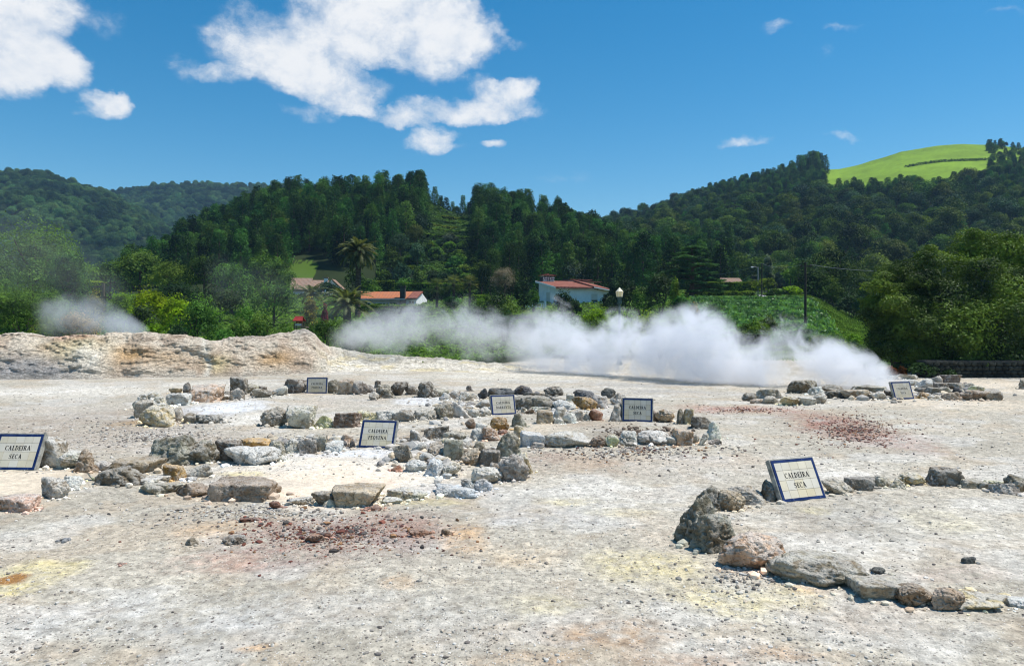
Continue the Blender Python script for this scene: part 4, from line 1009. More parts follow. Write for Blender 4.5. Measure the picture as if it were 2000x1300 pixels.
def trunk_mb(h, r, rng, lean=.05, limbs=4, spread=1.0, mi=0, b=None):
    b = b or MB(); m = 7
    pts = [(lean * h * (k / (m - 1)) ** 2 + rng.normal(0, .02) * h * .3, rng.normal(0, .01) * h, h * k / (m - 1) - .1) for k in range(m)]
    b.tube(pts, [r * (1.25 if k == 0 else 1 - .55 * k / (m - 1)) for k in range(m)], 9, mi)
    for i in range(limbs):
        a = 2 * math.pi * i / max(1, limbs) + rng.uniform(-.4, .4); k = rng.integers(2, m - 1); p = np.array(pts[k]); q = []
        ln = spread * rng.uniform(.7, 1.1)
        for j in range(5):
            f = j / 4; q.append(p + np.array([math.cos(a) * ln * f, math.sin(a) * ln * f, ln * (.25 * f + .55 * f * f)]))
        b.tube(q, [r * .5 * (1 - .8 * j / 4) for j in range(5)], 6, mi)
    return b

# ---- forest prototypes, one mesh each (crown with its stem)
def conifer_mesh(seed):
    rng = np.random.default_rng(seed); b = MB(); h, rad = 10.0, 2.75
    b.tube([(0, 0, -.8), (0, 0, h * .45), (.1, 0, h * .93)], [.26, .2, .05], 6, 1)
    L = []
    z = 1.4; k = 0
    while z < h:
        f = 1 - (z - 1.0) / (h - .6); rr = rad * max(.10, f) ** .5 * rng.uniform(.82, 1.12); m = max(2, int(3 + rr * 2.6))
        a0 = rng.uniform(0, 6.28)
        for i in range(m):
            a = a0 + 6.283 * i / m + rng.uniform(-.35, .35); q = rr * rng.uniform(.55, .86); s = (.34 + .34 * rr / rad + .1) * rng.uniform(.8, 1.25)
            L.append((math.cos(a) * q, math.sin(a) * q, z + rng.uniform(-.3, .3), s * 1.05, s * 1.05, s * .95))
        z += .62 * (.7 + .5 * f)
    L.append((0, 0, h * .97, .22, .22, .6))
    lobes_crown(b, L, 2300, .40, rng, 0, .5, .55, .25)
    return b.mesh('conifer_tree', [M['conifer'], M['bark']])
def broad_mesh(seed, mat):
    rng = np.random.default_rng(seed); b = MB(); h = 8.0
    trunk_mb(3.2, .26, rng, .04, 4, 1.8, 1, b)
    lobes_crown(b, rand_lobes(rng, 7.2, 7.2, 7.0, 1.3, 24, .44, .85, .72), 2600, .42, rng, 0, .6, .45, .2)
    return b.mesh('broadleaf_tree', [mat, M['bark']])
CONIF = [conifer_mesh(11 + k) for k in range(5)]
BROAD = [broad_mesh(31 + k, M[q]) for k, q in enumerate(['broad', 'broad', 'bluegreen', 'broad', 'olive', 'broad', 'darkwood'])]

def px_of(X, Y): return CX + F * X / Y

def forest():
    rng = np.random.default_rng(99); spots = []     # (kind, x, y, z, scale, width, rot, tint)
    # middle hill
    Y = 138.0
    while Y < MID_C + 10:
        stp = 4.8
        for X in np.arange(-.52 * Y, .38 * Y, stp):
            x = X + rng.uniform(-1.6, 1.6); y = Y + rng.uniform(-1.6, 1.6); px = px_of(x, y); z = zg(x, y); py = HY - F * (z - CAMH) / y
            if px < 230 or px > 1430: continue
            if 824 < px < 932 and y < MID_C - 2: continue                       # terraced garden in the gap
            if px < 340 and y < 165: continue
            if y < MID_F + 6 and not (955 < px < 1420): continue
            if 690 < px < 834 and py > 522 - max(0, (px - 760)) * .6: continue        # gardens above the houses
            if 560 < px < 632 and py > 504: continue
            s = rng.uniform(.82, 1.12) * (.55 if 834 < px < 926 else 1)
            if rng.uniform() < (.16 if px < 420 or px > 1150 else .06): spots.append(('b', x, y, z, s * .95, s * .85, rng.uniform(0, 6.28)))
            else: spots.append(('c', x, y, z, s * rng.uniform(.9, 1.12), s * rng.uniform(.9, 1.15), rng.uniform(0, 6.28)))
        Y += 4.3
    # right hill
    Y = 172.0
    while Y < RGT_C + 14:
        stp = 5.9 if Y < 330 else 6.0
        for X in np.arange(.10 * Y, .78 * Y, stp):
            x = X + rng.uniform(-2, 2); y = Y + rng.uniform(-2, 2); px = px_of(x, y)
            if px < 1130 or px > 2090: continue
            if px < 1420 and y < 186: continue
            z = zg(x, y); py = HY - F * (z - CAMH) / y
            if pasture_mask(np.array([px]), np.array([py - 1]), np.array([y]))[0] and not (1925 < px): continue
            if px > 1925 and pasture_mask(np.array([px]), np.array([py]), np.array([y]))[0] and rng.uniform() < .55: continue
            if 1612 < px < 1928 and py - F * 7.5 / y < np.interp(px, PAST_X, PAST_B) - rng.uniform(-5, 4) and y > 300: continue
            conif = (py < 395 and px < 1700) or (py < 400 and px >= 1700 and rng.uniform() < .75) or rng.uniform() < .26
            s = rng.uniform(.8, 1.15)
            if px > 1925 and py < 330: s *= .72
            if 1545 < px < 1692 and y > 425: spots.append(('c', x, y, z, s * np.interp(px, [1545, 1590, 1665, 1692], [.85, 1.25, 1.15, .7]), s * 1.15, rng.uniform(0, 6.28)))
            elif conif: spots.append(('c', x, y, z, s * .68, s * .9, rng.uniform(0, 6.28)))
            else: s2 = rng.choice([.55, .75, .95, 1.05, 1.3]); spots.append(('b', x, y, z, s * (.98 if y < 330 else .82) * (s2 * .6 + .35) * rng.uniform(.85, 1.35), s * (1.0 if y < 330 else .85) * s2, rng.uniform(0, 6.28)))
        Y += stp * .95
    # hide what the crest hides
    spots = [s for s in spots if abs(px_of(s[1], s[2]) - 1000) < 1090]
    out = {}
    for kind, protos, name, cat, lab, grp in (('c', CONIF, 'conifer_tree', 'conifer', 'dark green conifer in the dense wood covering the hillside', 'conifers of the hillside wood'),
                                              ('b', BROAD, 'broadleaf_tree', 'tree', 'rounded dark green broadleaf tree in the wood on the hillside', 'broadleaf trees of the hillside wood')):
        lst = sorted([s for s in spots if s[0] == kind], key=lambda s: s[2])
        near, rest = lst[:300], lst[300:]
        for i, s in enumerate(near):
            o = bpy.data.objects.new(name, protos[i % len(protos)]); COL.objects.link(o)
            o.location = (s[1], s[2], s[3] - .3); o.rotation_euler = (0, 0, s[6]); o.scale = (s[5], s[5], s[4]); tag(o, lab, cat, grp)
        out[kind] = rest
    return out
REST = forest()

def instanced(name, protos, pts, label):
    """one object of trees too many to stand alone: points that carry copies of the given meshes"""
    me = bpy.data.meshes.new(name); n = len(pts)
    me.vertices.add(n); me.vertices.foreach_set('co', np.array([p[0] for p in pts], np.float32).ravel())
    for nm, tp, vals, key in (('scl', 'FLOAT_VECTOR', [p[1] for p in pts], 'vector'), ('rot', 'FLOAT', [p[2] for p in pts], 'value'), ('pick', 'INT', [i % len(protos) for i in range(n)], 'value')):
        a = me.attributes.new(nm, tp, 'POINT'); a.data.foreach_set(key, np.array(vals, np.float32 if tp != 'INT' else np.int32).ravel())
    o = link(name, me); tag(o, label, kind='stuff')
    ng = bpy.data.node_groups.new(name + '_spread', 'GeometryNodeTree')
    ng.interface.new_socket('Geometry', in_out='INPUT', socket_type='NodeSocketGeometry'); ng.interface.new_socket('Geometry', in_out='OUTPUT', socket_type='NodeSocketGeometry')
    gi, go = ng.nodes.new('NodeGroupInput'), ng.nodes.new('NodeGroupOutput')
    jn = ng.nodes.new('GeometryNodeGeometryToInstance')
    for pr in protos:
        src = next(q for q in bpy.data.objects if q.data == pr)
        oi = ng.nodes.new('GeometryNodeObjectInfo'); oi.transform_space = 'ORIGINAL'; oi.inputs['Object'].default_value = src; oi.inputs['As Instance'].default_value = True
        ng.links.new(oi.outputs['Geometry'], jn.inputs[0])
    def at(nm, tp):
        a = ng.nodes.new('GeometryNodeInputNamedAttribute'); a.data_type = tp; a.inputs[0].default_value = nm; return a.outputs['Attribute']
    ip = ng.nodes.new('GeometryNodeInstanceOnPoints'); ip.inputs['Pick Instance'].default_value = True
    cx = ng.nodes.new('ShaderNodeCombineXYZ'); ng.links.new(at('rot', 'FLOAT'), cx.inputs[2])
    ng.links.new(gi.outputs[0], ip.inputs['Points']); ng.links.new(jn.outputs[0], ip.inputs['Instance']); ng.links.new(at('pick', 'INT'), ip.inputs['Instance Index'])
    ng.links.new(cx.outputs[0], ip.inputs['Rotation']); ng.links.new(at('scl', 'FLOAT_VECTOR'), ip.inputs['Scale']); ng.links.new(ip.outputs[0], go.inputs[0])
    md = o.modifiers.new('spread', 'NODES'); md.node_group = ng
    return o
def to_pts(l): return [((s[1], s[2], s[3] - .3), (s[5], s[5], s[4]), s[6]) for s in l]
instanced('conifer_wood', CONIF, to_pts(REST['c']), 'dense dark conifer wood on the hillsides')
instanced('broadleaf_wood', BROAD, to_pts(REST['b']), 'dense rounded broadleaf wood on the right hillside')

# ---- far hills at left, blue with distance
def far_hill(name, yc, yf, xs, ts, z0, seed, label):
    n, m = 150, 70; px = np.linspace(xs[0], xs[-1], n); v = np.linspace(0, 1.25, m)
    PX, Vv = np.meshgrid(px, v, indexing='ij'); Yv = yf + (yc - yf) * Vv
    top = CAMH + (HY - np.interp(PX, xs, ts) - 10) * yc / F
    Xv = (PX - CX) / F * Yv
    prof = np.where(Vv < 1, Vv ** .85, 1 - (Vv - 1) * 1.6)
    Zv = z0 + (top - z0) * prof + (np.abs(fbm2(Xv * .010, Yv * .006, 4, seed) - .5) * -70 + (fbm2(Xv * .02, Yv * .02, 3, seed + 4) - .5) * 26 + 8) * sst(0, .2, Vv) * sst(1.02, .75, Vv)
    b = MB(); i = np.arange(n * m).reshape(n, m)
    b.add(np.stack([Xv, Yv, Zv], -1).reshape(-1, 3), np.stack([i[:-1, :-1].ravel(), i[1:, :-1].ravel(), i[1:, 1:].ravel(), i[:-1, 1:].ravel()], 1))
    o = link(name, b.mesh(name, M['hillsoil'], True)); tag(o, kind='structure')
    rng = np.random.default_rng(seed); pts = []
    for _ in range(9500):
        a, c = rng.uniform(0, n - 1.01), rng.uniform(0, m * .84); i0, j0 = int(a), int(c); fa, fc = a - i0, c - j0
        p = [(q[i0, j0] * (1 - fa) + q[i0 + 1, j0] * fa) * (1 - fc) + (q[i0, j0 + 1] * (1 - fa) + q[i0 + 1, j0 + 1] * fa) * fc for q in (Xv, Yv, Zv)]
        s = rng.uniform(.6, 1.35); pts.append(((p[0], p[1], p[2] - 1.5), (s * 1.05, s * 1.05, s * rng.uniform(.75, 1.25)), rng.uniform(0, 6.28)))
    for k in range(3):
        q = pts[40 + 300 * k]; o2 = link('broadleaf_tree', FARB[k], None, q[0]); o2.scale = q[1]; tag(o2, 'single crown in the hazy wood of the ' + name.replace('_', ' ') + ' at left', 'tree', 'crowns of the ' + name.replace('_', ' '))
    instanced(name + '_wood', FARB, pts, label)
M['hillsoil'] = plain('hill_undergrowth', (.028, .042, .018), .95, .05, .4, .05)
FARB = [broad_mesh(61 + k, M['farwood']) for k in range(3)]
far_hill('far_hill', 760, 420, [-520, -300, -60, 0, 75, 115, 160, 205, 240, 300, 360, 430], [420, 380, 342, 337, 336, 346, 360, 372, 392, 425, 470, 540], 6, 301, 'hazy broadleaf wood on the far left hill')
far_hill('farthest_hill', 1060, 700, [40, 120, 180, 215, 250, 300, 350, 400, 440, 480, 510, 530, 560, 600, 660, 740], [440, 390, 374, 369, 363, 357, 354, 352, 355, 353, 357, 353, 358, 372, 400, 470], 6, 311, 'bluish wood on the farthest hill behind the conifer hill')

# ---- single plants of the gardens, each built for its place
def plant(kind, px, ytop, wpx, Y, mat, label, cat, name='shrub', group=None, nl=None, leaf=None, trunk=False, dep=.8, lob=14, rel=.5, zb=None, hpx=None, asp=.55):
    rng = np.random.default_rng(int(px * 7 + ytop * 13 + Y))
    X = (px - CX) / F * Y; z0 = zg(X, Y) if zb is None else zb
    ztop = CAMH + (HY - ytop) / F * Y; h = max(ztop - z0, .5); w = wpx / F * Y
    if hpx: z0 = max(z0, ztop - hpx / F * Y) ; h = ztop - z0
    leaf = leaf or max(.10, Y * .0030); nl = nl or int(min(26000, max(900, 2.3 * w * h / (leaf * leaf * asp) * 1.0)))
    root = empty(name, (X, Y, z0)); tag(root, label, cat, group)
    cz = h * (.28 if kind == 'bare' else .06) if trunk else -.1
    b = MB(); lobes_crown(b, rand_lobes(rng, w, w * dep, h - cz, cz, lob, rel), nl, leaf, rng, 0, asp)
    link('crown' if trunk else 'foliage', b.mesh('crown' if trunk else 'foliage', M[mat]), root)
    t = MB()
    if trunk: trunk_mb(h * .62, max(.06, h * .030), rng, .03, 5, w * .28, 0, t)
    else:
        for k in range(4):
            a = rng.uniform(0, 6.28); t.tube([(0, 0, -.2), (math.cos(a) * w * .12, math.sin(a) * w * .1, h * .3), (math.cos(a) * w * .22, math.sin(a) * w * .18, h * .6)], [.05, .035, .02], 5)
    link('trunk' if trunk else 'stem', t.mesh('trunk', M['bark']), root)
    return root
T = dict(trunk=True, name='broadleaf_tree', cat='tree')
S = dict(cat='shrub')
g1, g2 = 'trees and shrubs behind the clay mound', 'garden trees around the houses'
for a in [
 # left edge
 (60, 405, 260, 66, 'mid', 'tallest pale green tree at the left edge with steam drifting over it', 30, .42),
 (128, 468, 110, 62, 'mid', 'smaller pale green tree right of the tallest tree at left', 18, .5),
 (-45, 470, 200, 56, 'mid', 'pale tree cut by the left edge below the hazy far hill', 20, .45),
 (215, 498, 100, 118, 'mid', 'mid green tree in the gap under the far hills', 18, .45),
 (272, 478, 120, 120, 'mid', 'domed bright green tree left of the dark conifer hill', 20, .45),
 (180, 512, 80, 125, 'mid', 'small bluish tree at the foot of the far hill', 16, .45),
 (335, 498, 100, 112, 'broad', 'dark broadleaf tree at the left foot of the conifer hill', 20, .45),
 (398, 486, 110, 105, 'broad', 'dark spreading tree left of the drifting middle steam', 20, .45),
 (452, 500, 100, 92, 'mid', 'bluish green tree behind the drifting middle steam', 20, .45),
 (522, 482, 110, 96, 'mid', 'rounded tree with pale top right of the drifting steam', 20, .45),
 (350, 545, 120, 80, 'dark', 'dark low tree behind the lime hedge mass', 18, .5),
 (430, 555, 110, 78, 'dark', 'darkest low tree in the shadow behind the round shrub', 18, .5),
 (535, 540, 100, 70, 'mid', 'dull green tree veiled by steam left of the tiled house', 18, .5),
]: plant('t', a[0], a[1], a[2], a[3], a[4], a[5], 'tree', 'broadleaf_tree', g1, trunk=True, lob=a[6], rel=a[7])
for a in [
 (60, 540, 200, 46, 'hedge', 'large olive green rhododendron at the left edge above the mound', 26, .4),
 (-30, 520, 120, 48, 'hedge', 'olive shrub cut by the left edge', 16, .45),
 (95, 610, 90, 43, 'hedge', 'lower olive shrub touching the left part of the mound', 14, .5),
 (235, 556, 80, 52, 'lime', 'yellow green shrub right of the wooden rail', 18, .45),
 (290, 553, 110, 54, 'lime', 'broad yellow green shrub mass with flat top', 24, .42),
 (345, 565, 80, 52, 'lime', 'yellow green shrub with reddish tips left of the dark round shrub', 18, .45),
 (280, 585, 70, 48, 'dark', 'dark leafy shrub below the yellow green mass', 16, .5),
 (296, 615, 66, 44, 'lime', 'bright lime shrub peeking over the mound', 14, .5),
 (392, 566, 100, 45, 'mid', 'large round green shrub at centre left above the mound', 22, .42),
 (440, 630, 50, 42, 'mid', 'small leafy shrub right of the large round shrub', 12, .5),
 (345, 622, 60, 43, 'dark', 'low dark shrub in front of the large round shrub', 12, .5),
 (478, 585, 60, 50, 'mid', 'soft bluish shrub behind the two pale shrubs', 14, .5),
 (512, 597, 70, 47, 'mid', 'pale green rounded shrub veiled by thin steam', 18, .45),
 (470, 612, 50, 46, 'mid', 'pale shrub left of the rounded veiled shrub', 12, .5),
 (560, 622, 60, 45, 'mid', 'low shrub left of the red shelter', 14, .5),
 (645, 612, 100, 45, 'mid', 'wide cloud like shrub right of the red shelter', 24, .4),
 (607, 630, 36, 43, 'mid', 'small bright shrub right beside the red shelter', 10, .5),
 (668, 618, 90, 60, 'mid', 'shrub hiding the foot of the short broad palm', 14, .5),
 (700, 640, 70, 43, 'mid', 'shrub fading into the steam right of the mound head', 16, .5),
 (605, 570, 40, 62, 'yellow', 'yellow leaved shrub below the tiled house', 14, .5),
 (634, 593, 20, 60, 'red', 'small dark red shrub left of the short palm', 8, .5),
 (150, 600, 110, 44, 'straw', 'straw yellow shrub seen through the left steam', 14, .5),
 (185, 560, 50, 56, 'yellow', 'yellowish shrub under the wooden rail', 12, .5),
]: plant('s', a[0], a[1], a[2], a[3], a[4], a[5], 'shrub', 'shrub', g1, lob=a[6], rel=a[7])
for a in [
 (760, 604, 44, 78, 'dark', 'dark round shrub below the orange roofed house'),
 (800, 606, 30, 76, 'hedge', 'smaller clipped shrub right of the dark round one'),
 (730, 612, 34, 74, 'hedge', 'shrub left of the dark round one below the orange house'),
 (818, 520, 34, 148, 'mid', 'small round tree above the orange roofed house'),
 (845, 523, 30, 146, 'dark', 'dark ball shaped shrub on the terraces'),
 (868, 525, 38, 144, 'dark', 'second dark ball shaped shrub right of the first on the terraces'),
 (790, 540, 46, 138, 'mid', 'pale shrub left of the terrace hedge'),
 (720, 540, 50, 128, 'mid', 'shrub right of the tall palm trunk'),
 (750, 520, 44, 142, 'broad', 'dark bush behind the tall palm'),
 (785, 505, 44, 150, 'bluegreen', 'bluish bush on the slope left of the terraces'),
 (765, 482, 50, 158, 'broad', 'dark bush high on the slope right of the tall palm'),
 (815, 470, 40, 165, 'bluegreen', 'leafy bush at the left border of the terraces'),
 (690, 515, 50, 140, 'broad', 'dark bush behind the palm crown'),
 (640, 548, 60, 132, 'bluegreen', 'bluish bush behind the tiled house chimney'),
 (598, 540, 36, 150, 'yellow', 'yellowish bush above the tiled house'),
 (560, 520, 50, 150, 'broad', 'dark bush left of the bright lawn'),
 (890, 498, 36, 165, 'mid', 'fern like pale bush in the middle of the terraces'),
 (852, 480, 34, 172, 'mid', 'pale bush left of the upper terraces'),
 (905, 530, 40, 140, 'broad', 'bush at the right border of the terraces'),
 (940, 500, 60, 135, 'broad', 'leafy green tree right of the terraces'),
 (885, 575, 40, 100, 'mid', 'leafy shrub between the small palms'),
 (940, 575, 60, 74, 'hedge', 'shrub left of the big glossy bush'),
 (972, 562, 90, 68, 'glossy', 'big glossy leaved bush left of the white house'),
 (985, 600, 60, 56, 'dark', 'dark shrub dropping into the steam below the glossy bush'),
 (1022, 536, 44, 88, 'dark', 'dark upright shrub left of the white house'),
 (1042, 560, 30, 92, 'mid', 'light leaved shrub touching the white house'),
 (1000, 520, 40, 120, 'broad', 'dark bush behind the bare grey bush'),
 (1025, 600, 40, 72, 'hedge', 'low garden shrub on the lime terraces'),
 (1050, 612, 40, 66, 'hedge', 'low shrub below the white balustrade'),
 (1012, 618, 40, 62, 'lime', 'lime cushion shrub on the lower terrace'),
 (1100, 562, 48, 88, 'dark', 'dark rounded conifer shrub in front of the white house'),
 (1120, 578, 36, 84, 'dark', 'dark low shrub right of the rounded one in front of the white house'),
 (1190, 570, 50, 88, 'dark', 'dark shrub at the right corner of the white house'),
 (1120, 500, 60, 138, 'grey', 'grey green tree behind the white house'),
 (1165, 494, 56, 142, 'grey', 'second grey green tree behind the white house roof end'),
 (1222, 532, 56, 82, 'dark', 'dark camellia right of the white house'),
 (1252, 550, 50, 80, 'glossy', 'olive bush with pale flowers behind the street lamp'),
 (1292, 525, 80, 80, 'dark', 'large dark camellia left of the layered cedar'),
 (1318, 540, 26, 78, 'hedge', 'bright climbing shrub on the large dark camellia'),
 (1330, 572, 40, 74, 'mid', 'light shrub at the foot of the cedar'),
 (1356, 588, 30, 60, 'yellow', 'yellow red leaved shrub at the edge of the crop field'),
 (1165, 592, 100, 46, 'lime', 'bright lime shrub left of the street lamp'),
 (1215, 602, 50, 47, 'lime', 'lime shrub right behind the street lamp'),
 (1262, 602, 90, 48, 'lime', 'wide lime shrub right of the street lamp'),
 (1318, 604, 80, 48, 'lime', 'lime shrub with dark base left of the crop field'),
 (1150, 618, 60, 43, 'mid', 'green shrub under the lime shrubs sinking into steam'),
 (1290, 625, 60, 43, 'mid', 'green shrub under the wide lime shrub'),
 (1495, 540, 60, 104, 'hedge', 'yellow green shrub at the top right of the crop field'),
 (1545, 556, 46, 100, 'lime', 'lime shrub at the upper right corner of the crop field'),
 (1520, 562, 46, 100, 'glossy', 'olive shrub between the two shrubs above the crop field'),
 (1466, 545, 34, 112, 'hedge', 'leafy shrub at the end of the tall hedge'),
 (1474, 622, 76, 54, 'hedge', 'olive shrub in front of the crop field'),
 (1500, 612, 40, 56, 'glossy', 'darker shrub right of the olive one before the crop field'),
 (1645, 640, 90, 42, 'hedge', 'wide clipped shrub on the bank right of the steam'),
 (1600, 648, 50, 43, 'hedge', 'shrub at the edge of the steam on the bank'),
 (1636, 662, 100, 39, 'hedge', 'lower clipped hedge like shrub on the bank'),
 (1694, 676, 60, 36, 'glossy', 'round olive shrub at the foot of the big tree'),
 (1765, 706, 60, 33.4, 'dark', 'dark shrub behind the orange flowered plant'),
 (1800, 704, 70, 32.3, 'dark', 'dusty dark shrub in front of the stone wall'),
 (1850, 712, 50, 32.3, 'dark', 'low dark shrub at the left end of the stone wall'),
 (1740, 722, 24, 32.5, 'rust', 'orange flowered plant left of the dusty shrub'),
 (1762, 720, 18, 32.6, 'rust', 'small rust coloured plant beside the orange flowered one'),
]: plant('s', a[0], a[1], a[2], a[3], a[4], a[5], 'shrub', 'shrub', g2, lob=15, rel=.5)
rq = np.random.default_rng(44)
for k in range(34):                                        # the many small bushes of the terraced garden
    x, y = rq.uniform(742, 930), rq.uniform(462, 560)
    if y > 548 and x < 800: continue
    X_, Y_ = hit(x, y + 12); w_ = rq.uniform(18, 40)
    plant('s', x, y - rq.uniform(2, 12), w_, Y_, rq.choice(['mid', 'broad', 'bluegreen', 'hedge', 'dark', 'grey']), 'small leafy bush among the many on the terraced garden slope', 'shrub', 'shrub', 'bushes of the terraced garden', lob=10, rel=.55, nl=700)
for k in range(26):                                        # dark thicket at the foot of the right wood
    x = rq.uniform(1585, 1740); Y_ = rq.uniform(92, 150); y = np.interp(x, [1585, 1650, 1740], [535, 545, 560]) + rq.uniform(-30, 25)
    plant('s', x, y, rq.uniform(50, 90), Y_, rq.choice(['broad', 'dark', 'broad']), 'dark bush of the thicket between the crop field and the big right tree', 'shrub', 'shrub', 'bushes of the dark thicket', lob=12, rel=.5, nl=1300)
plant('bare', 985, 511, 58, 90, 'twig', 'bare grey twiggy tree left of the white house', 'tree', 'bare_tree', g2, trunk=True, nl=2600, leaf=.22, asp=.12, lob=18)
plant('t', 1622, 474, 150, 118, 'broad', 'large round dark tree behind the utility pole', 'tree', 'broadleaf_tree', g2, trunk=True, lob=34, rel=.36)
plant('t', 1560, 500, 70, 124, 'broad', 'dark tree left of the large round tree behind the utility pole', 'tree', 'broadleaf_tree', g2, trunk=True, lob=18, rel=.42)
plant('t', 1688, 530, 80, 112, 'dark', 'dark tree between the utility pole and the big right tree', 'tree', 'broadleaf_tree', g2, trunk=True, lob=18, rel=.42)
plant('t', 1500, 490, 26, 118, 'grey', 'small silvery tree above the white lamp post', 'tree', 'broadleaf_tree', g2, trunk=True, lob=10)
plant('t', 1200, 540, 30, 100, 'dark', 'thin dark tree behind the right end of the white house', 'tree', 'broadleaf_tree', g2, trunk=True, lob=10)

# ---- the big tree at right, its billows set out one by one
def big_tree(name, base, lobes_px, mat, n, leaf, label, seed, tr):
    rng = np.random.default_rng(seed); X, Y = base; z0 = zg(X, Y)
    root = empty(name, (X, Y, z0)); tag(root, label, 'tree', 'large trees behind the stone wall')
    L = []; X0 = X
    for x, y, r, dy in lobes_px:
        p = P(x, y, Y + dy); rr = r / F * Y; L.append((p.x - X, p.y - Y, p.z - z0, rr * 1.08, rr * .95, rr * .86))
    sub = []
    for l in L:                                        # each billow breaks into smaller ones
        sub.append((l[0], l[1], l[2], l[3] * .8, l[4] * .8, l[5] * .8))
        for _ in range(8):
            u = rng.normal(size=3); u /= np.linalg.norm(u); u[2] = u[2] * .8 + .15; s = rng.uniform(.36, .54)
            sub.append((l[0] + u[0] * l[3] * .74, l[1] + u[1] * l[4] * .74, l[2] + u[2] * l[5] * .74, l[3] * s, l[4] * s, l[5] * s * .8))
    b = MB(); lobes_crown(b, sub, n, leaf, rng, 0, .46, .4, .2); link('crown', b.mesh('crown', M[mat]), root)
    t = MB()
    for k in range(tr):
        a = 6.28 * k / tr; t.tube([(math.cos(a) * .2, math.sin(a) * .2, -.3), (math.cos(a) * .5, math.sin(a) * .4, 1.4), (math.cos(a) * .9, math.sin(a) * .7, 2.5), (math.cos(a) * 1.2, math.sin(a) * .8, 3.3)], [.24, .18, .12, .05], 8)
    link('trunk', t.mesh('trunk', M['bark']), root)
BT = [(1905, 500, 62, 1.2), (1975, 505, 60, .8), (1850, 530, 60, .4), (2040, 520, 70, .8), (1930, 560, 70, -.6), (2010, 590, 75, -.8), (1860, 600, 70, -.9), (1940, 640, 80, -1.4), (2040, 660, 80, -1.2),
      (1850, 660, 70, -1.2), (1900, 690, 60, -1.6), (1980, 700, 60, -1.6), (1830, 690, 45, -1.4), (2080, 580, 80, 0), (1905, 478, 36, 1.0), (1960, 478, 34, 1.0)]
big_tree('camphor_tree', (22.4, 35.0), BT, 'glossy', 62000, .13, 'biggest glossy green tree filling the right edge behind the stone wall', 3, 5)
BT2 = [(1772, 535, 48, .4), (1730, 565, 40, 0), (1800, 560, 44, -.4), (1765, 600, 46, -.8), (1715, 620, 34, -.4), (1745, 650, 42, -1.0), (1790, 640, 46, -1.2), (1720, 675, 34, -1.0), (1765, 690, 40, -1.4), (1805, 690, 40, -1.4), (1815, 505, 34, .8), (1700, 590, 20, 0)]
big_tree('camphor_tree', (18.6, 35.2), BT2, 'glossy', 40000, .125, 'lower glossy green tree left of the biggest tree at right', 5, 4)

# ---- layered cedar
def cedar():
    rng = np.random.default_rng(77); Y = 96; X = (1352 - CX) / F * Y; z0 = zg(X, Y); root = empty('cedar_tree', (X, Y, z0))
    tag(root, 'layered cedar with flat spreading tiers above the crop field', 'tree')
    zt = lambda y: CAMH + (HY - y) / F * Y - z0
    t = MB(); t.tube([(-.1, 0, -.3), (0, 0, zt(540)), (.1, 0, zt(500)), (-.2, 0, zt(482))], [.35, .26, .16, .05], 9)
    L = []
    for y, x0, x1, dy in [(482, 1335, 1372, 0), (492, 1322, 1378, .5), (502, 1316, 1352, -.8), (506, 1345, 1388, .6), (513, 1303, 1335, -.3), (517, 1338, 1392, -.8), (528, 1296, 1345, .6), (531, 1350, 1394, -.8), (540, 1318, 1362, .8),
                          (545, 1352, 1408, -.3), (550, 1330, 1368, -1.2), (556, 1365, 1414, .3), (566, 1340, 1406, -1.0), (534, 1312, 1352, -1.4), (560, 1330, 1360, 1.2)]:
        xm = (x0 + x1) / 2; w = (x1 - x0) / 2 / F * Y
        for k in range(5):
            f = (k - 2) / 2.4; L.append(((xm - 1352) / F * Y + f * w * .9, dy + rng.uniform(-.5, .5), zt(y) - abs(f) * .22 + rng.uniform(-.08, .08), w * .36 + .2, w * .5 + .4, .20))
        s = 1 if xm > 1352 else -1
        t.tube([(0, 0, zt(y) - .5), ((xm - 1352) / F * Y * .6, dy * .6, zt(y) - .25), ((x1 if s > 0 else x0) / F * Y - 1352 / F * Y, dy, zt(y) - .12)], [.12, .07, .03], 6)
    b = MB(); lobes_crown(b, L, 15000, .26, rng, 0, .45, .35, .2)
    link('trunk', t.mesh('trunk', M['bark']), root); link('crown', b.mesh('crown', M['cedar']), root)
cedar()

# ---- palms
def frond(b, p0, az, el0, ln, curl, width, rng, mi=0, n=15, per=2):
    """arching feather frond: a rachis and paired leaflets"""
    pts = []; p = np.array(p0, float); el = el0
    for k in range(n + 1):
        pts.append(p.copy()); d = np.array([math.cos(az) * math.cos(el), math.sin(az) * math.cos(el), math.sin(el)]); p = p + d * ln / n; el -= curl / n * (.5 + 1.1 * k / n)
    b.tube(pts, [.035 * (1 - .85 * k / n) + .006 for k in range(n + 1)], 4, mi, cap=False)
    V, Fc = [], []; side = np.array([-math.sin(az), math.cos(az), 0])
    for k in range(1, n):
        for q in range(per):
            f = (k + q / per) / n; i = int(f * n); g = f * n - i; c = pts[i] * (1 - g) + pts[min(i + 1, n)] * g; d = pts[min(i + 1, n)] - pts[i]; d /= np.linalg.norm(d)
            L = width * math.sin(math.pi * min(1, .12 + f * .9)) ** .6 * rng.uniform(.85, 1.15)
            for s in (-1, 1):
                up = np.cross(side, d) * -1
                tip = c + (side * s * .75 + d * .62 + np.array([0, 0, -.25 + rng.uniform(-.12, .2)]) + up * .0) * L
                w = d * .055 * (1 + ln * .12); m = len(V); V += [c - w, c + w, tip]; Fc.append([m, m + 1, m + 2])
    b.add(V, Fc, mi)
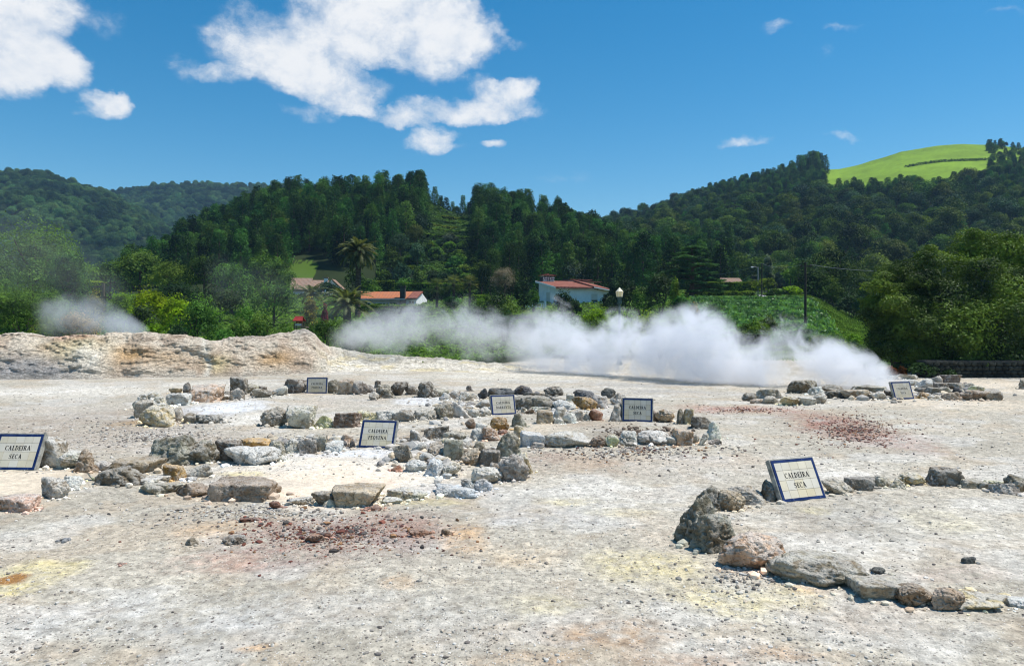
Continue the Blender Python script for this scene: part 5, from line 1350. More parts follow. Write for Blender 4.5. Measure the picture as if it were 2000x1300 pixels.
def feather_palm(px, ycrown, rpx, Y, label, nf, trunk_px, hang, seed):
    rng = np.random.default_rng(seed); X = (px - CX) / F * Y; z0 = zg(X, Y); h = CAMH + (HY - ycrown) / F * Y - z0
    root = empty('palm_tree', (X, Y, z0)); tag(root, label, 'palm', 'feather palms near the tiled houses')
    r = trunk_px / 2 / F * Y; t = MB(); n = 46
    t.tube([(.0 + .12 * math.sin(k / n * 2), 0, -.3 + (h + .3) * k / n) for k in range(n + 1)], [r * (1.25 - .3 * min(1, k / 6)) * (1 + .10 * (k % 2)) * (1.25 if k > n - 4 else 1) for k in range(n + 1)], 12)
    link('trunk', t.mesh('trunk', M['palmbark']), root)
    b = MB(); ln = rpx / F * Y * 1.28
    for k in range(nf):
        f = k / nf; az = k * 2.39996 + rng.uniform(-.2, .2); el = R(80) - (R(80) + hang) * f ** .85 + rng.uniform(-.1, .1)
        frond(b, (.08, 0, h + .1), az, el, ln * rng.uniform(.85, 1.05) * (.8 if f < .15 else 1), 1.15 + .5 * rng.uniform(), ln * .17, rng)
    link('fronds', b.mesh('fronds', M['palm']), root)
    if hang > .3:
        fb = MB(); rb = np.random.default_rng(4)
        lobes_crown(fb, [(.5 * math.cos(a), .5 * math.sin(a), h - .1, .42, .42, .5) for a in (0.2, 1.7, 3.1, 4.4, 5.4)], 500, .16, rb, 0, .5)
        link('fruit_cluster', fb.mesh('fruit_cluster', M['rust']), root)
M['palmbark'] = plain('palm_bark', (.085, .068, .052), .95, .1, .45, 5, .8)
feather_palm(698, 494, 40, 86, 'tall palm with drooping crown towering left of the orange roofed house', 64, 10.5, .55, 1)
feather_palm(676, 598, 52, 72, 'short broad palm at the foot of the tall palm', 44, 15, .1, 2)
feather_palm(606, 578, 34, 90, 'small palm in front of the tiled house', 26, 8, .1, 3)
def fan_palm(px, ytop, Y, label, seed, s=1.0):
    rng = np.random.default_rng(seed); X = (px - CX) / F * Y; z0 = zg(X, Y); h = CAMH + (HY - ytop - 10) / F * Y - z0
    root = empty('fan_palm', (X, Y, z0)); tag(root, label, 'palm', 'small fan palms right of the orange roofed house')
    t = MB(); t.tube([(0, 0, -.2), (.05, 0, h * .5), (0, 0, h)], [.2, .17, .2], 10); link('trunk', t.mesh('trunk', M['palmbark']), root)
    b = MB()
    for k in range(26):
        az = k * 2.4; el = R(75) - R(120) * (k / 26); d = np.array([math.cos(az) * math.cos(el), math.sin(az) * math.cos(el), math.sin(el)]); c = np.array([0, 0, h]) + d * .75 * s
        side = np.cross(d, [0, 0, 1.0]); side /= np.linalg.norm(side); up = np.cross(side, d)
        V, Fc = [], []
        for j in range(11):
            a = R(-95 + 19 * j); tip = c + (d * math.cos(a) + side * math.sin(a)) * .72 * s * rng.uniform(.85, 1.1) + np.array([0, 0, -.18]); w = (side * math.cos(a) - d * math.sin(a)) * .05; m = len(V); V += [c - w * .4, (c + tip) / 2 + w + up * .04, tip, (c + tip) / 2 - w + up * .04]; Fc.append([m, m + 1, m + 2, m + 3])
        b.add(V, Fc); b.tube([np.array([0, 0, h]), c], .02, 4, 0, False)
    link('fronds', b.mesh('fronds', M['palm']), root)
fan_palm(853, 550, 100, 'left fan palm with a flat crown beside the steam', 1, 1.15); fan_palm(886, 544, 100, 'middle fan palm, tallest of the three beside the steam', 2, 1.15); fan_palm(917, 543, 104, 'right fan palm with brownish lower fronds', 3, 1.1)

# ---- clipped hedges
def hedge(x0, x1, ytop, hpx, Y, label, mat='hedge', dep=1.0, Y1=None, leaf=None):
    rng = np.random.default_rng(int(x0 * 3 + ytop)); Y1 = Y1 or Y
    A = P(x0, ytop, Y); B_ = P(x1, ytop, Y1); d = B_ - A; ln = d.length; h = hpx / F * Y
    root = empty('hedge', (A.x, A.y, A.z - h), math.atan2(d.y, d.x)); tag(root, label, 'hedge', 'clipped hedges of the gardens')
    zlow = h + max(0, (A.z - h) - min(zg(A.x, A.y), zg(B_.x, B_.y)))
    b = MB(); leaf = leaf or max(.13, Y * .0022)
    b.box((ln / 2, dep / 2, h / 2 - (zlow - h) / 2 - .1), (ln - .1, dep * .8, zlow - .1), 1)
    n = int(min(9000, 2.4 * ln * (zlow + dep) / (leaf * leaf * .55)))
    u = rng.uniform(0, ln, n); top = rng.uniform(size=n) < dep / (zlow + dep)
    y = np.where(top, rng.uniform(0, dep, n), 0.0); z = np.where(top, h, h - rng.uniform(0, 1, n) * zlow)
    wob = (fbm2(u * .9, z * .9, 3, 3) - .5) * .5
    C = np.stack([u, y - np.where(top, 0, 1) * wob * .6, z + np.where(top, 1, 0) * wob * .6], 1) + rng.normal(0, .04, (n, 3))
    Nn = np.stack([np.zeros(n), np.where(top, 0, -1.0), np.where(top, 1.0, .2)], 1) + rng.normal(0, .5, (n, 3))
    leaves(b, C, Nn, leaf * rng.uniform(.7, 1.3, n), .55, rng, 0)
    link('foliage', b.mesh('foliage', [M[mat], M['hedgecore']]), root)
M['hedgecore'] = plain('hedge_inside', (.018, .03, .010), .95, .05, .4, 2)
hedge(705, 826, 596, 6, 98, 'narrow clipped hedge right under the orange roofed house', 'hedge'); hedge(690, 822, 604, 16, 92, 'taller dark hedge below the narrow one under the orange house', 'dark', 1.2)
hedge(770, 905, 553, 8, 128, 'long terrace hedge above the orange roofed house'); hedge(700, 770, 548, 7, 130, 'short sloping terrace hedge right of the tall palm')
hedge(760, 880, 566, 10, 122, 'dark hedge behind the orange roof', 'dark')
for i, (x0, x1, y, hp, lb) in enumerate([(838, 920, 456, 12, 'lit hedge with a dark face under the upper terraces'), (846, 918, 446, 6, 'low hedge just above the lit terrace hedge'), (842, 912, 437, 7, 'terrace hedge in the middle of the upper terraces'), (866, 922, 430, 5, 'right low hedge of the upper terraces'), (866, 920, 421, 7, 'topmost hedge of the terraces'),
        (800, 840, 497, 6, 'small hedge at the left of the lower terraces'), (860, 915, 512, 6, 'hedge crossing the lower terraces'), (855, 920, 486, 8, 'dark hedge crossing the middle terraces'),
        (775, 845, 532, 6, 'hedge at the left of the lowest terrace'), (850, 925, 542, 6, 'long lit hedge of the lowest terrace'), (862, 922, 524, 5, 'thin hedge above the long lit one'), (835, 880, 470, 6, 'short hedge under the lit terrace hedge')]):
    Ya, Yb = hit(x0, y + hp)[1], hit(x1, y + hp)[1]; hedge(x0, x1, y, hp, Ya - .5, lb, 'hedge' if i != 7 else 'dark', 1.6, Yb - .5)
hedge(1338, 1475, 569, 8, 101, 'long low hedge along the top of the crop field'); hedge(1372, 1462, 551, 17, 108, 'tall square hedge behind the long low hedge', 'hedge', 2.0); hedge(1345, 1400, 553, 16, 106, 'hedge block behind the cedar trunk', 'dark', 1.6)
hedge(1440, 1506, 648, 12, 48, 'clipped hedge low at the edge of the steam'); hedge(1494, 1512, 572, 5, 100, 'tiny hedge beside the grey path')
hedge(1002, 1046, 612, 7, 66, 'small lime hedge on the garden terrace', 'lime', 1.4); hedge(1008, 1050, 627, 8, 58, 'lower lime hedge on the garden terrace', 'lime', 1.4); hedge(920, 955, 576, 4, 100, 'pale hedge behind the fan palms')
hedge(128, 196, 549, 8, 84, 'clipped lime hedge behind the wooden rail', 'lime', 1.5)
def field_hedge():
    rng = np.random.default_rng(12); b = MB(); C = []
    for px in np.arange(1768, 1928, 1.2):
        x, y = hit(px, 326.5 - (px - 1768) * .10 + 2.5 * math.sin(px * .03)); z = zg(x, y)
        C += [(x + rng.normal(0, .35), y + rng.normal(0, .8), z + rng.uniform(0, 1.2)) for _ in range(9)]
    C = np.array(C); leaves(b, C, rng.normal(size=C.shape) + [0, -.3, .5], rng.uniform(.5, .9, len(C)), .6, rng)
    tag(link('hedge', b.mesh('hedge', M['dark'])), 'thin dark field hedge crossing the hilltop pasture', 'hedge')
field_hedge()

# ---- crop field and rough grass
def crops():
    rng = np.random.default_rng(8); b = MB(); C, N_, L = [], [], []
    for _ in range(11000):
        px = rng.uniform(1352, 1672); Y = rng.uniform(50, 91); X = (px - CX) / F * Y
        right = np.interp(Y, [50, 60, 75, 100], [1640, 1625, 1612, 1560]) + rng.normal(0, 6)
        if px > right: continue
        if (fbm2(np.array([X * .3]), np.array([Y * .3]), 3, 12)[0] < .36) and rng.uniform() < .6: continue
        if ((X * .8 + Y * .35) / 1.5) % 1 < .30: continue
        z = zg(X, Y); h = rng.uniform(.30, .62)
        for k in range(rng.integers(4, 7)):
            a = rng.uniform(0, 6.28); r = rng.uniform(.1, .45)
            C.append((X + r * math.cos(a), Y + r * math.sin(a), z + h * rng.uniform(.6, 1))); N_.append((math.cos(a) * .9, math.sin(a) * .9, .8)); L.append(rng.uniform(.28, .50))
    leaves(b, np.array(C), np.array(N_) + rng.normal(0, .15, (len(C), 3)), np.array(L), .72, rng, 0, 1.0)
    tag(link('crop_field', b.mesh('crop_field', M['taro'])), 'field of broad leaved green crops on the slope', kind='stuff')
    b = MB(); C, N_, L = [], [], []
    for _ in range(30000):
        Y = rng.uniform(40, 104); px = rng.uniform(1340, 1712); X = (px - CX) / F * Y
        right = np.interp(Y, [50, 60, 75, 100], [1640, 1625, 1612, 1560])
        if px < right - 20 and Y > 50: continue
        C.append((X, Y, zg(X, Y) + .12)); N_.append((rng.normal(0, 1), -1, .25)); L.append(rng.uniform(.25, .5))
    leaves(b, np.array(C), np.array(N_), np.array(L), .22, rng, 0, -1.6)
    tag(link('rough_grass', b.mesh('rough_grass', M['grassleaf'])), 'rough green grass on the bank beside the crop field', kind='stuff')
    # ground cover under the garden shrubs
    b = MB(); C = []
    for _ in range(42000):
        Y = 37 + 108 * rng.uniform() ** 1.4; px = rng.uniform(-40, 1360); X = (px - CX) / F * Y
        if Y < 38 + 9 * min(1, max(0, (px - 860) / 150)): continue
        C.append((X, Y, zg(X, Y) + rng.uniform(.05, .35)))
    n0 = len(C)
    for _ in range(26000):
        px = rng.uniform(735, 945); Y = rng.uniform(140, 238); X = (px - CX) / F * Y; C.append((X, Y, zg(X, Y) + rng.uniform(.0, .5)))
    C = np.array(C); n = len(C)
    Nc = np.stack([rng.normal(0, .5, n), rng.normal(-.4, .4, n), np.ones(n)], 1); Lc = (.10 + C[:, 1] * .0042) * rng.uniform(.7, 1.4, n)
    leaves(b, C[:n0], Nc[:n0], Lc[:n0], .6, rng, 0); leaves(b, C[n0:], Nc[n0:], Lc[n0:], .6, rng, 1)
    tag(link('ground_cover', b.mesh('ground_cover', [M['hedge'], M['broad']])), 'low green ground cover in the gardens', kind='stuff')
crops()
# ================================================================== BUILDINGS AND STREET FURNITURE
M['white_wall'] = plain('white_render', (.83, .82, .80), .9, .15, .08, .8, .1)
M['shaded_wall'] = plain('shaded_white_render', (.50, .50, .50), .9, .15, .15, .8, .1)  # white render greyed: the front wall's shade put into the colour
M['glass'] = plain('window_glass', (.03, .035, .04), .12, .5, .2, 2)
M['blind'] = plain('window_blind', (.62, .58, .50), .7, .2, .08, 6)
M['frame_white'] = plain('white_paint', (.78, .78, .76), .6, .3, .06, 3)
M['frame_green'] = plain('green_frame', (.10, .16, .09), .6, .3, .1, 3)
M['stone_white'] = plain('white_stone', (.70, .69, .66), .9, .1, .2, 3, .3)
M['dark_stone'] = plain('dark_stone', (.07, .068, .06), .95, .1, .4, 4, .5)
M['lamp_green'] = plain('green_iron', (.012, .050, .050), .45, .4, .3, 6)
M['wood_dark'] = plain('dark_pole_wood', (.055, .045, .038), .9, .15, .35, 3, .3)
M['rail_wood'] = plain('weathered_rail_wood', (.16, .12, .09), .9, .1, .3, 3, .3)
M['wire'] = plain('wire', (.30, .30, .30), .6, .3, .1, 1)
M['gravel_path'] = plain('path', (.34, .33, .33), .95, .1, .2, 3, .2)
M['red_roof_sheet'] = plain('red_sheet', (.30, .03, .028), .7, .2, .3, 2)
def roof_mat(name, c, c2):
    t = NT(name); o = t.obj
    w = t.n('ShaderNodeTexWave', wave_type='BANDS', bands_direction='X'); t.l(o, w.inputs[0]); w.inputs['Scale'].default_value = 1.35; w.inputs['Distortion'].default_value = .4
    f = t.noise(o, 1.6, 5, .65); g = t.noise(o, 7, 3)
    c_ = t.mix(t.ramp(f, .38, .66), c, c2); c_ = t.mix(1.0, c_, t.math('MULTIPLY_ADD', g, .6, .7), 'MULTIPLY')
    h = t.math('ADD', w.outputs['Fac'], t.math('MULTIPLY', g, .3))
    t.bsdf(c_, .85, .15, t.bump(h, .8, .08)); return t.m
M['tiles_orange'] = roof_mat('orange_roof_tiles', (.50, .17, .07), (.40, .17, .10))
M['tiles_brown'] = roof_mat('brown_red_roof_tiles', (.24, .085, .06), (.30, .12, .085))
M['tiles_tan'] = roof_mat('tan_roof_tiles', (.32, .20, .14), (.26, .19, .15))

def part(name, mat, parent, *boxes):
    b = MB()
    for c, d in boxes: b.box(c, d)
    return link(name, b.mesh(name, mat), parent)
def poly_prism(name, mat, parent, pts, off):
    """a flat polygon (3D points) given thickness along off"""
    n = len(pts); V = [np.array(p, float) for p in pts] + [np.array(p, float) + np.array(off, float) for p in pts]
    bm = bmesh.new(); vs = [bm.verts.new(v) for v in V]
    bm.faces.new(vs[:n]); bm.faces.new(vs[n:][::-1])
    for k in range(n): bm.faces.new([vs[k], vs[n + k], vs[n + (k + 1) % n], vs[(k + 1) % n]])
    bmesh.ops.recalc_face_normals(bm, faces=bm.faces); me = bpy.data.meshes.new(name); bm.to_mesh(me); bm.free(); me.materials.append(mat)
    return link(name, me, parent)
def window(parent, x, z, w, h, y, pane='glass', frame='frame_white', face=-1, bars=1):
    """window set in a front wall whose face is at y; frame proud, pane behind it"""
    t = .07
    f = part('window', M[frame], parent, ((x, y - .02, z + h / 2 - t / 2), (w, .06, t)), ((x, y - .02, z - h / 2 + t / 2), (w, .06, t)),
             ((x - w / 2 + t / 2, y - .02, z), (t, .06, h - 2 * t)), ((x + w / 2 - t / 2, y - .02, z), (t, .06, h - 2 * t)),
             *[((x - w / 2 + w * (k + 1) / (bars + 1), y - .022, z), (.04, .05, h - 2 * t)) for k in range(bars)])
    part('pane', M[pane], f, ((x, y - .004, z), (w - 2 * t, .012, h - 2 * t)))
    part('sill', M['frame_white'], f, ((x, y - .06, z - h / 2 - .04), (w + .2, .14, .06)))
    return f

# ---- white house with a brown red roof
def white_house():
    Y = 112.0; p = P(1087, 597, Y); z0 = zg(p.x, p.y) - .4
    r = empty('white_house', (p.x, p.y, z0), R(22)); tag(r, 'white house with low brown red roof and a stone lattice chimney', 'house')
    base = (CAMH + (HY - 600) / F * Y) - z0; ze = (CAMH + (HY - 563) / F * Y) - z0; zr = (CAMH + (HY - 551) / F * Y) - z0 + .25
    L, D = 6.9, 6.6
    part('wall', M['white_wall'], r, ((L / 2, D / 2, ze / 2), (L, D, ze)))
    # gable half above the eave on the left
    poly_prism('gable_wall', M['white_wall'], r, [(.002, 0, ze), (.002, D, ze), (.002, D, zr)], (.25, 0, 0))
    poly_prism('roof', M['tiles_brown'], r, [(-.5, -.7, ze + .02), (L + .2, -.7, ze + .02), (L + .2, D + .1, zr + .12), (-.5, D + .1, zr + .12)], (0, 0, .22))
    poly_prism('fascia', M['frame_white'], r, [(-.52, -.72, ze - .10), (-.52, D + .1, zr), (-.52, D + .1, zr + .30), (-.52, -.72, ze + .20)], (-.06, 0, 0))
    # right wing, set forward, with its own sloping fascia
    part('wing_wall', M['white_wall'], r, ((L + 1.05, D / 2 - .5, ze / 2 - .05), (2.1, D - 1, ze - .1)))
    poly_prism('wing_roof', M['tiles_brown'], r, [(L - 1.0, -.9, ze + .26), (L + 2.6, -.9, ze - .28), (L + 2.6, D - .6, zr - .2), (L - 1.0, D - .6, zr + .36)], (0, 0, .14))
    poly_prism('wing_fascia', M['frame_white'], r, [(L - 1.0, -.92, ze + .14), (L + 2.6, -.92, ze - .42), (L + 2.6, -.92, ze - .26), (L - 1.0, -.92, ze + .30)], (0, -.06, 0))
    window(r, L - .45, ze - 1.35, 1.2, 1.3, -.02, 'blind', 'frame_white', bars=0)
    part('window', M['glass'], r, ((L - .45, -.06, ze - 1.82), (1.05, .02, .26)))
    window(r, L + 1.5, ze - 1.35, .7, 1.2, -.02 + .02, 'glass', 'frame_green')
    # shuttered door on the gable side
    d = part('door', M['blind'], r, ((-.04, 2.9, base + 1.25), (.06, 1.3, 2.3))); part('door_frame', M['frame_white'], d, ((-.03, 2.9, base + 2.45), (.08, 1.5, .1)), ((-.03, 2.19, base + 1.25), (.08, .1, 2.3)), ((-.03, 3.61, base + 1.25), (.08, .1, 2.3)))
    # chimney of pale stones with dark joints under a red cap
    ch = MB(); cx, cy, cz = 1.2, D - .6, zr + .2
    ch.box((cx, cy, cz + .25), (2.05, 1.0, .9), 1)
    rg = np.random.default_rng(6)
    for i in range(7):
        for j in range(3):
            ch.box((cx - .9 + i * .3 + rg.uniform(-.03, .03), cy - .51, cz + -.02 + j * .27 + rg.uniform(-.03, .03)), (.22 * rg.uniform(.8, 1.15), .06, .18 * rg.uniform(.8, 1.2)), 0)
    for k in range(4): ch.box((cx - .85 + k * .57, cy, cz + .78), (.14, .8, .18), 0)
    c = link('chimney', ch.mesh('chimney', [M['stone_white'], M['dark_stone']]), r)
    part('cap', M['tiles_brown'], c, ((cx, cy, cz + .93), (2.5, 1.5, .12)), ((cx, cy, cz + 1.03), (1.7, 1.0, .1)), ((cx, cy, cz + 1.15), (.5, .5, .14)))
    # raised rear roof with white band
    part('rear_block', M['white_wall'], r, ((L + 1.0, D + 2.2, zr / 2 + .2), (4.6, 3.6, zr + .4))); part('rear_roof', M['tiles_brown'], r, ((L + .8, D + 2.2, zr + .62), (4.0, 4.2, .14)), ((L + 1.6, D + 1.6, zr + .28), (5.0, 4.6, .10)))
    return r
white_house()
def balustrade():
    Y = 104; a = P(1024, 597, Y); b_ = P(1063, 597, Y); r = empty('balustrade', (a.x, a.y, a.z - .5)); tag(r, 'white balustrade on the terrace left of the white house', 'balustrade')
    ln = b_.x - a.x
    part('rail', M['frame_white'], r, ((ln / 2, 0, .85), (ln, .18, .1)), ((ln / 2, 0, .12), (ln, .2, .12)))
    m = MB()
    for k in range(11): m.tube([(ln * (k + .5) / 11, 0, .18), (ln * (k + .5) / 11, 0, .4), (ln * (k + .5) / 11, 0, .8)], [.05, .085, .045], 8)
    link('balusters', m.mesh('balusters', M['frame_white']), r)
    part('end_post', M['frame_white'], r, ((ln + .15, 0, .6), (.26, .26, 1.3)))
    part('plinth', M['white_wall'], r, ((ln / 2, .02, -.6), (ln, .3, 1.3)))
balustrade()

# ---- house with the orange roof
def orange_house():
    Y = 112; a = P(703, 600, Y); r = empty('orange_roofed_house', (a.x, a.y, zg(a.x, a.y) - .3), R(-7)); tag(r, 'long low white house with a bright orange tiled roof', 'house')
    z = lambda y: CAMH + (HY - y) / F * Y - r.location.z
    L = (796 - 690) / F * Y; x0 = -1.0; ze, zr = z(584), z(570); D = 7.0
    part('wall', M['shaded_wall'], r, ((x0 + L / 2, D / 2, ze / 2), (L, D, ze)))
    poly_prism('roof', M['tiles_orange'], r, [(x0 - .4, -.6, ze - .06), (x0 + L + .15, -.6, ze - .06), (x0 + L + .15, D / 2, zr), (x0 - .4, D / 2, zr)], (0, 0, .18))
    poly_prism('rear_roof', M['tiles_orange'], r, [(x0 - .4, D + .6, ze - .06), (x0 + L + .15, D + .6, ze - .06), (x0 + L + .15, D / 2 + .002, zr), (x0 - .4, D / 2 + .002, zr)], (0, 0, .18))
    # gable end turned to the right with its dark verge
    g = x0 + L + .004
    poly_prism('gable_wall', M['white_wall'], r, [(g, 0, 0), (g, D, 0), (g, D, ze), (g, D / 2, zr - .05), (g, 0, ze)], (1.5, 0, 0))
    poly_prism('gable_roof', M['tiles_brown'], r, [(g + 1.7, -.55, ze - .05), (g + 1.7, D / 2, zr + .02), (g + 1.7, D / 2, zr + .2), (g + 1.7, -.55, ze + .14)], (-1.54, 0, 0))
    part('gutter', M['frame_white'], r, ((x0 + L / 2, -.68, ze - .06), (L, .12, .12)))
    window(r, x0 + 1.5 + .7, ze - .95, .9, .8, 0, 'glass', 'frame_white', bars=1); window(r, x0 + 4.3, ze - .95, 1.5, .8, 0, 'glass', 'frame_white', bars=2)
    window(r, x0 + 6.3, ze - .95, 1.2, .8, 0, 'glass', 'frame_green', bars=2); window(r, x0 + 7.55, ze - .95, 1.0, .8, 0, 'glass', 'frame_green', bars=2)
    ch = part('chimney', M['dark_stone'], r, ((x0 + L - .45, -.35, (zr + .7) / 2), (.75, .6, zr + .7))); part('cap', M['dark_stone'], ch, ((x0 + L - .45, -.35, zr + .78), (.95, .8, .14)))
    w = window(r, g + .8, ze - .55, .9, .6, -.02, 'glass', 'frame_white'); window(r, g + .8, ze - 1.55, 1.1, .7, -.02, 'glass', 'frame_white')
orange_house()

# ---- tiled house behind the trees
def tan_house():
    Y = 140; a = P(572, 585, Y); r = empty('tan_roofed_house', (a.x, a.y, zg(a.x, a.y) - 1.0), R(8)); tag(r, 'pale house with tan tiled roofs and a white chimney behind the palms', 'house')
    z = lambda y: CAMH + (HY - y) / F * Y - r.location.z
    w = lambda px: px / F * Y
    ze, zr = z(562), z(543); D = 6.0
    part('wall', M['white_wall'], r, ((w(38), D / 2, (ze - .6) / 2), (w(78), D, ze - .6)))
    poly_prism('roof', M['tiles_tan'], r, [(-.7, -.8, ze - .5), (w(34), -.8, ze - .5), (w(34), D / 2, zr), (-.7, D / 2, zr)], (0, 0, .2))
    poly_prism('lower_roof', M['tiles_tan'], r, [(w(18), -2.4, z(568)), (w(60), -2.4, z(568)), (w(66), D / 2, z(547)), (w(34) + .01, D / 2, z(547))], (0, 0, .2))
    part('porch_wall', M['white_wall'], r, ((w(40), -.9, z(570) / 2), (w(38), 1.6, z(570))))
    g = w(66)
    poly_prism('gable_wall', M['white_wall'], r, [(g, -1.2, 0), (g + w(28), -1.2, 0), (g + w(28), -1.2, z(566)), (g + w(10), -1.2, z(549)), (g - w(10), -1.2, z(568))], (0, 1.0, 0))
    poly_prism('gable_roof', M['tiles_tan'], r, [(g + w(32), -1.5, z(568)), (g + w(10), -1.5, z(547)), (g + w(10), D, z(545)), (g + w(32), D, z(566))], (0, 0, .22))
    poly_prism('barge_board', M['frame_white'], r, [(g - w(14), -1.52, z(571)), (g + w(10), -1.52, z(549)), (g + w(10), -1.52, z(547)), (g - w(14), -1.52, z(569))], (0, -.08, 0))
    ch = part('chimney', M['white_wall'], r, ((g - w(1), -1.75, z(544) / 2), (.65, .7, z(544)))); part('cap', M['tiles_tan'], ch, ((g - w(1), -1.75, z(543)), (.9, .95, .16)))
    f = part('window', M['frame_white'], r, ((g + w(12), -1.24, z(560)), (.75, .06, .95))); part('pane', M['glass'], f, ((g + w(12), -1.28, z(560)), (.55, .02, .75)))
tan_house()
def roof_hut():
    Y = 116; a = P(1415, 552, Y); r = empty('tiled_hut', (a.x, a.y, a.z - 1.6)); tag(r, 'small tiled hut just above the tall square hedge', 'hut')
    part('wall', M['white_wall'], r, ((1.2, 1.3, .5), (2.8, 2.2, 2.2))); poly_prism('roof', M['tiles_tan'], r, [(-.5, -.1, 1.6), (2.9, -.1, 1.6), (2.7, 1.3, 2.3), (-.3, 1.3, 2.3)], (0, 0, .12)); poly_prism('rear_roof', M['tiles_tan'], r, [(-.3, 1.302, 2.3), (2.7, 1.302, 2.3), (2.9, 2.6, 1.6), (-.5, 2.6, 1.6)], (0, 0, .12))
roof_hut()
def red_shelter():
    Y = 50; a = P(582, 640, Y); r = empty('red_shelter', (a.x, a.y, zg(a.x, a.y))); tag(r, 'small red roofed shelter with pale posts among the shrubs', 'shelter')
    z = lambda y: CAMH + (HY - y) / F * Y - r.location.z
    bz = z(634)
    for sx in (-.24, .26):
        for sy in (0, .5): part('post', M['rail_wood'], r, ((sx, sy, z(628) / 2 - .1), (.05, .05, z(628))))
    poly_prism('roof', M['red_roof_sheet'], r, [(-.34, -.12, z(627)), (.36, -.12, z(627)), (.26, .25, z(618)), (-.24, .25, z(618))], (0, 0, .03))
    poly_prism('rear_roof', M['red_roof_sheet'], r, [(-.34, .62, z(627)), (.36, .62, z(627)), (.26, .252, z(618)), (-.24, .252, z(618))], (0, 0, .03))
    part('panel', M['red_roof_sheet'], r, ((0, .3, z(629)), (.46, .04, .1))); part('board', M['frame_white'], r, ((0, .1, bz), (.4, .04, .12)))
    part('deck', M['rail_wood'], r, ((.05, .3, z(639)), (1.0, .9, .08)))
red_shelter()
def rail_fence():
    Y = 74; a = P(134, 559, Y); b_ = P(202, 562, Y); r = empty('rail_fence', (a.x, a.y, zg(a.x, a.y))); tag(r, 'weathered wooden rail fence of a footbridge at left', 'fence')
    ln = b_.x - a.x; z = lambda y: CAMH + (HY - y) / F * Y - r.location.z
    for k, x in enumerate((.2, ln * .5, ln)): part('post', M['rail_wood'], r, ((x, 0, (z(553 if k == 2 else 560)) / 2), (.14, .14, z(553 if k == 2 else 560))))
    part('rail', M['rail_wood'], r, ((ln / 2, -.1, z(560)), (ln, .06, .16))); part('rail', M['rail_wood'], r, ((ln * .65, -.1, z(570)), (ln * .7, .06, .13)))
    part('deck', M['rail_wood'], r, ((ln / 2, .6, z(580)), (ln + 2, 1.4, .15)))
rail_fence()

# ---- street lamp with a six sided lantern
def street_lamp():
    Y = 41.0; X = (1210 - CX) / F * Y; z0 = zg(X, Y); r = empty('street_lamp', (X, Y, z0)); tag(r, 'green street lamp post with a cream six sided lantern rising from the steam', 'street lamp')
    z = lambda y: CAMH + (HY - y) / F * Y - z0
    t = MB(); t.tube([(0, 0, -.2), (0, 0, .1), (0, 0, .25), (0, 0, .9), (0, 0, 1.0), (0, 0, z(600)), (0, 0, z(594))], [.16, .16, .11, .10, .075, .062, .062], 14); link('post', t.mesh('post', M['lamp_green'], True), r)
    t = MB(); t.tube([(0, 0, z(595)), (0, 0, z(592)), (0, 0, z(588)), (0, 0, z(584)), (0, 0, z(580.5)), (0, 0, z(579.8))], [.075, .14, .10, .11, .16, .17], 14); link('collar', t.mesh('collar', M['lamp_green'], True), r)
    def hexa(y0, r0, y1, r1, mat, name, par, k=6):
        b = MB(); b.tube([(0, 0, z(y0)), (0, 0, z(y1))], [r0, r1], k); return link(name, b.mesh(name, mat), par)
    lan = hexa(579.6, .155, 569.6, .205, M['lantern'], 'lantern', r)
    hexa(569.4, .215, 561.2, .012, M['lantern_top'], 'lantern_cap', lan)
    b = MB()
    for k in range(6):
        a = k * math.pi / 3
        b.tube([(.158 * math.cos(a), .158 * math.sin(a), z(579.6)), (.208 * math.cos(a), .208 * math.sin(a), z(569.5))], .008, 4)
    link('lantern_ribs', b.mesh('lantern_ribs', M['frame_white']), lan)
M['lantern'] = plain('milky_lantern_glass', (.72, .60, .32), .4, .35, .08, 3); M['lantern_top'] = plain('lantern_cap_paint', (.78, .72, .55), .5, .3, .06, 3)
street_lamp()

# ---- poles and wires
def pole(px, yt, yb, Y, w, label, mat='wood_dark', arm=None):
    X = (px - CX) / F * Y; z0 = zg(X, Y); zt = CAMH + (HY - yt) / F * Y
    r = empty('utility_pole', (X, Y, z0)); tag(r, label, 'pole')
    t = MB(); rr = w / 2 / F * Y; t.tube([(0, 0, -.5), (0, 0, zt - z0)], [rr * 1.15, rr * .85], 10); link('shaft', t.mesh('shaft', M[mat]), r)
    if arm == 'cross': part('cross_arm', M['wood_dark'], r, ((0, -.12, zt - z0 - .35), (1.0, .09, .1)), ((.35, -.12, zt - z0 - .25), (.06, .06, .12)), ((-.35, -.12, zt - z0 - .25), (.06, .06, .12)))
    if arm == 'lamp':
        t = MB(); t.tube([(0, 0, zt - z0 - .2), (-.35, 0, zt - z0), (-.75, 0, zt - z0 + .02)], .035, 6); k = link('bracket', t.mesh('bracket', M['wire']), r)
        t = MB(); t.tube([(-.65, 0, zt - z0 - .02), (-.8, 0, zt - z0 - .05), (-1.0, 0, zt - z0 - .03)], [.06, .12, .05], 8); link('lamp_head', t.mesh('lamp_head', M['frame_white']), r)
    return Vector((X, Y, zt))
a = pole(1573, 512, 640, 62, 4.6, 'dark utility pole standing in the lower right of the crop field', arm='cross')
b_ = pole(1488, 514, 580, 98, 2.2, 'thin dark pole at the top edge of the crop field')
c_ = pole(1480.5, 521, 560, 104, 2.0, 'grey lamp post with a small white head behind the thin dark pole', 'wire', 'lamp')
d_ = pole(1544, 544, 575, 101, 1.8, 'short thin post in front of the lime shrub')
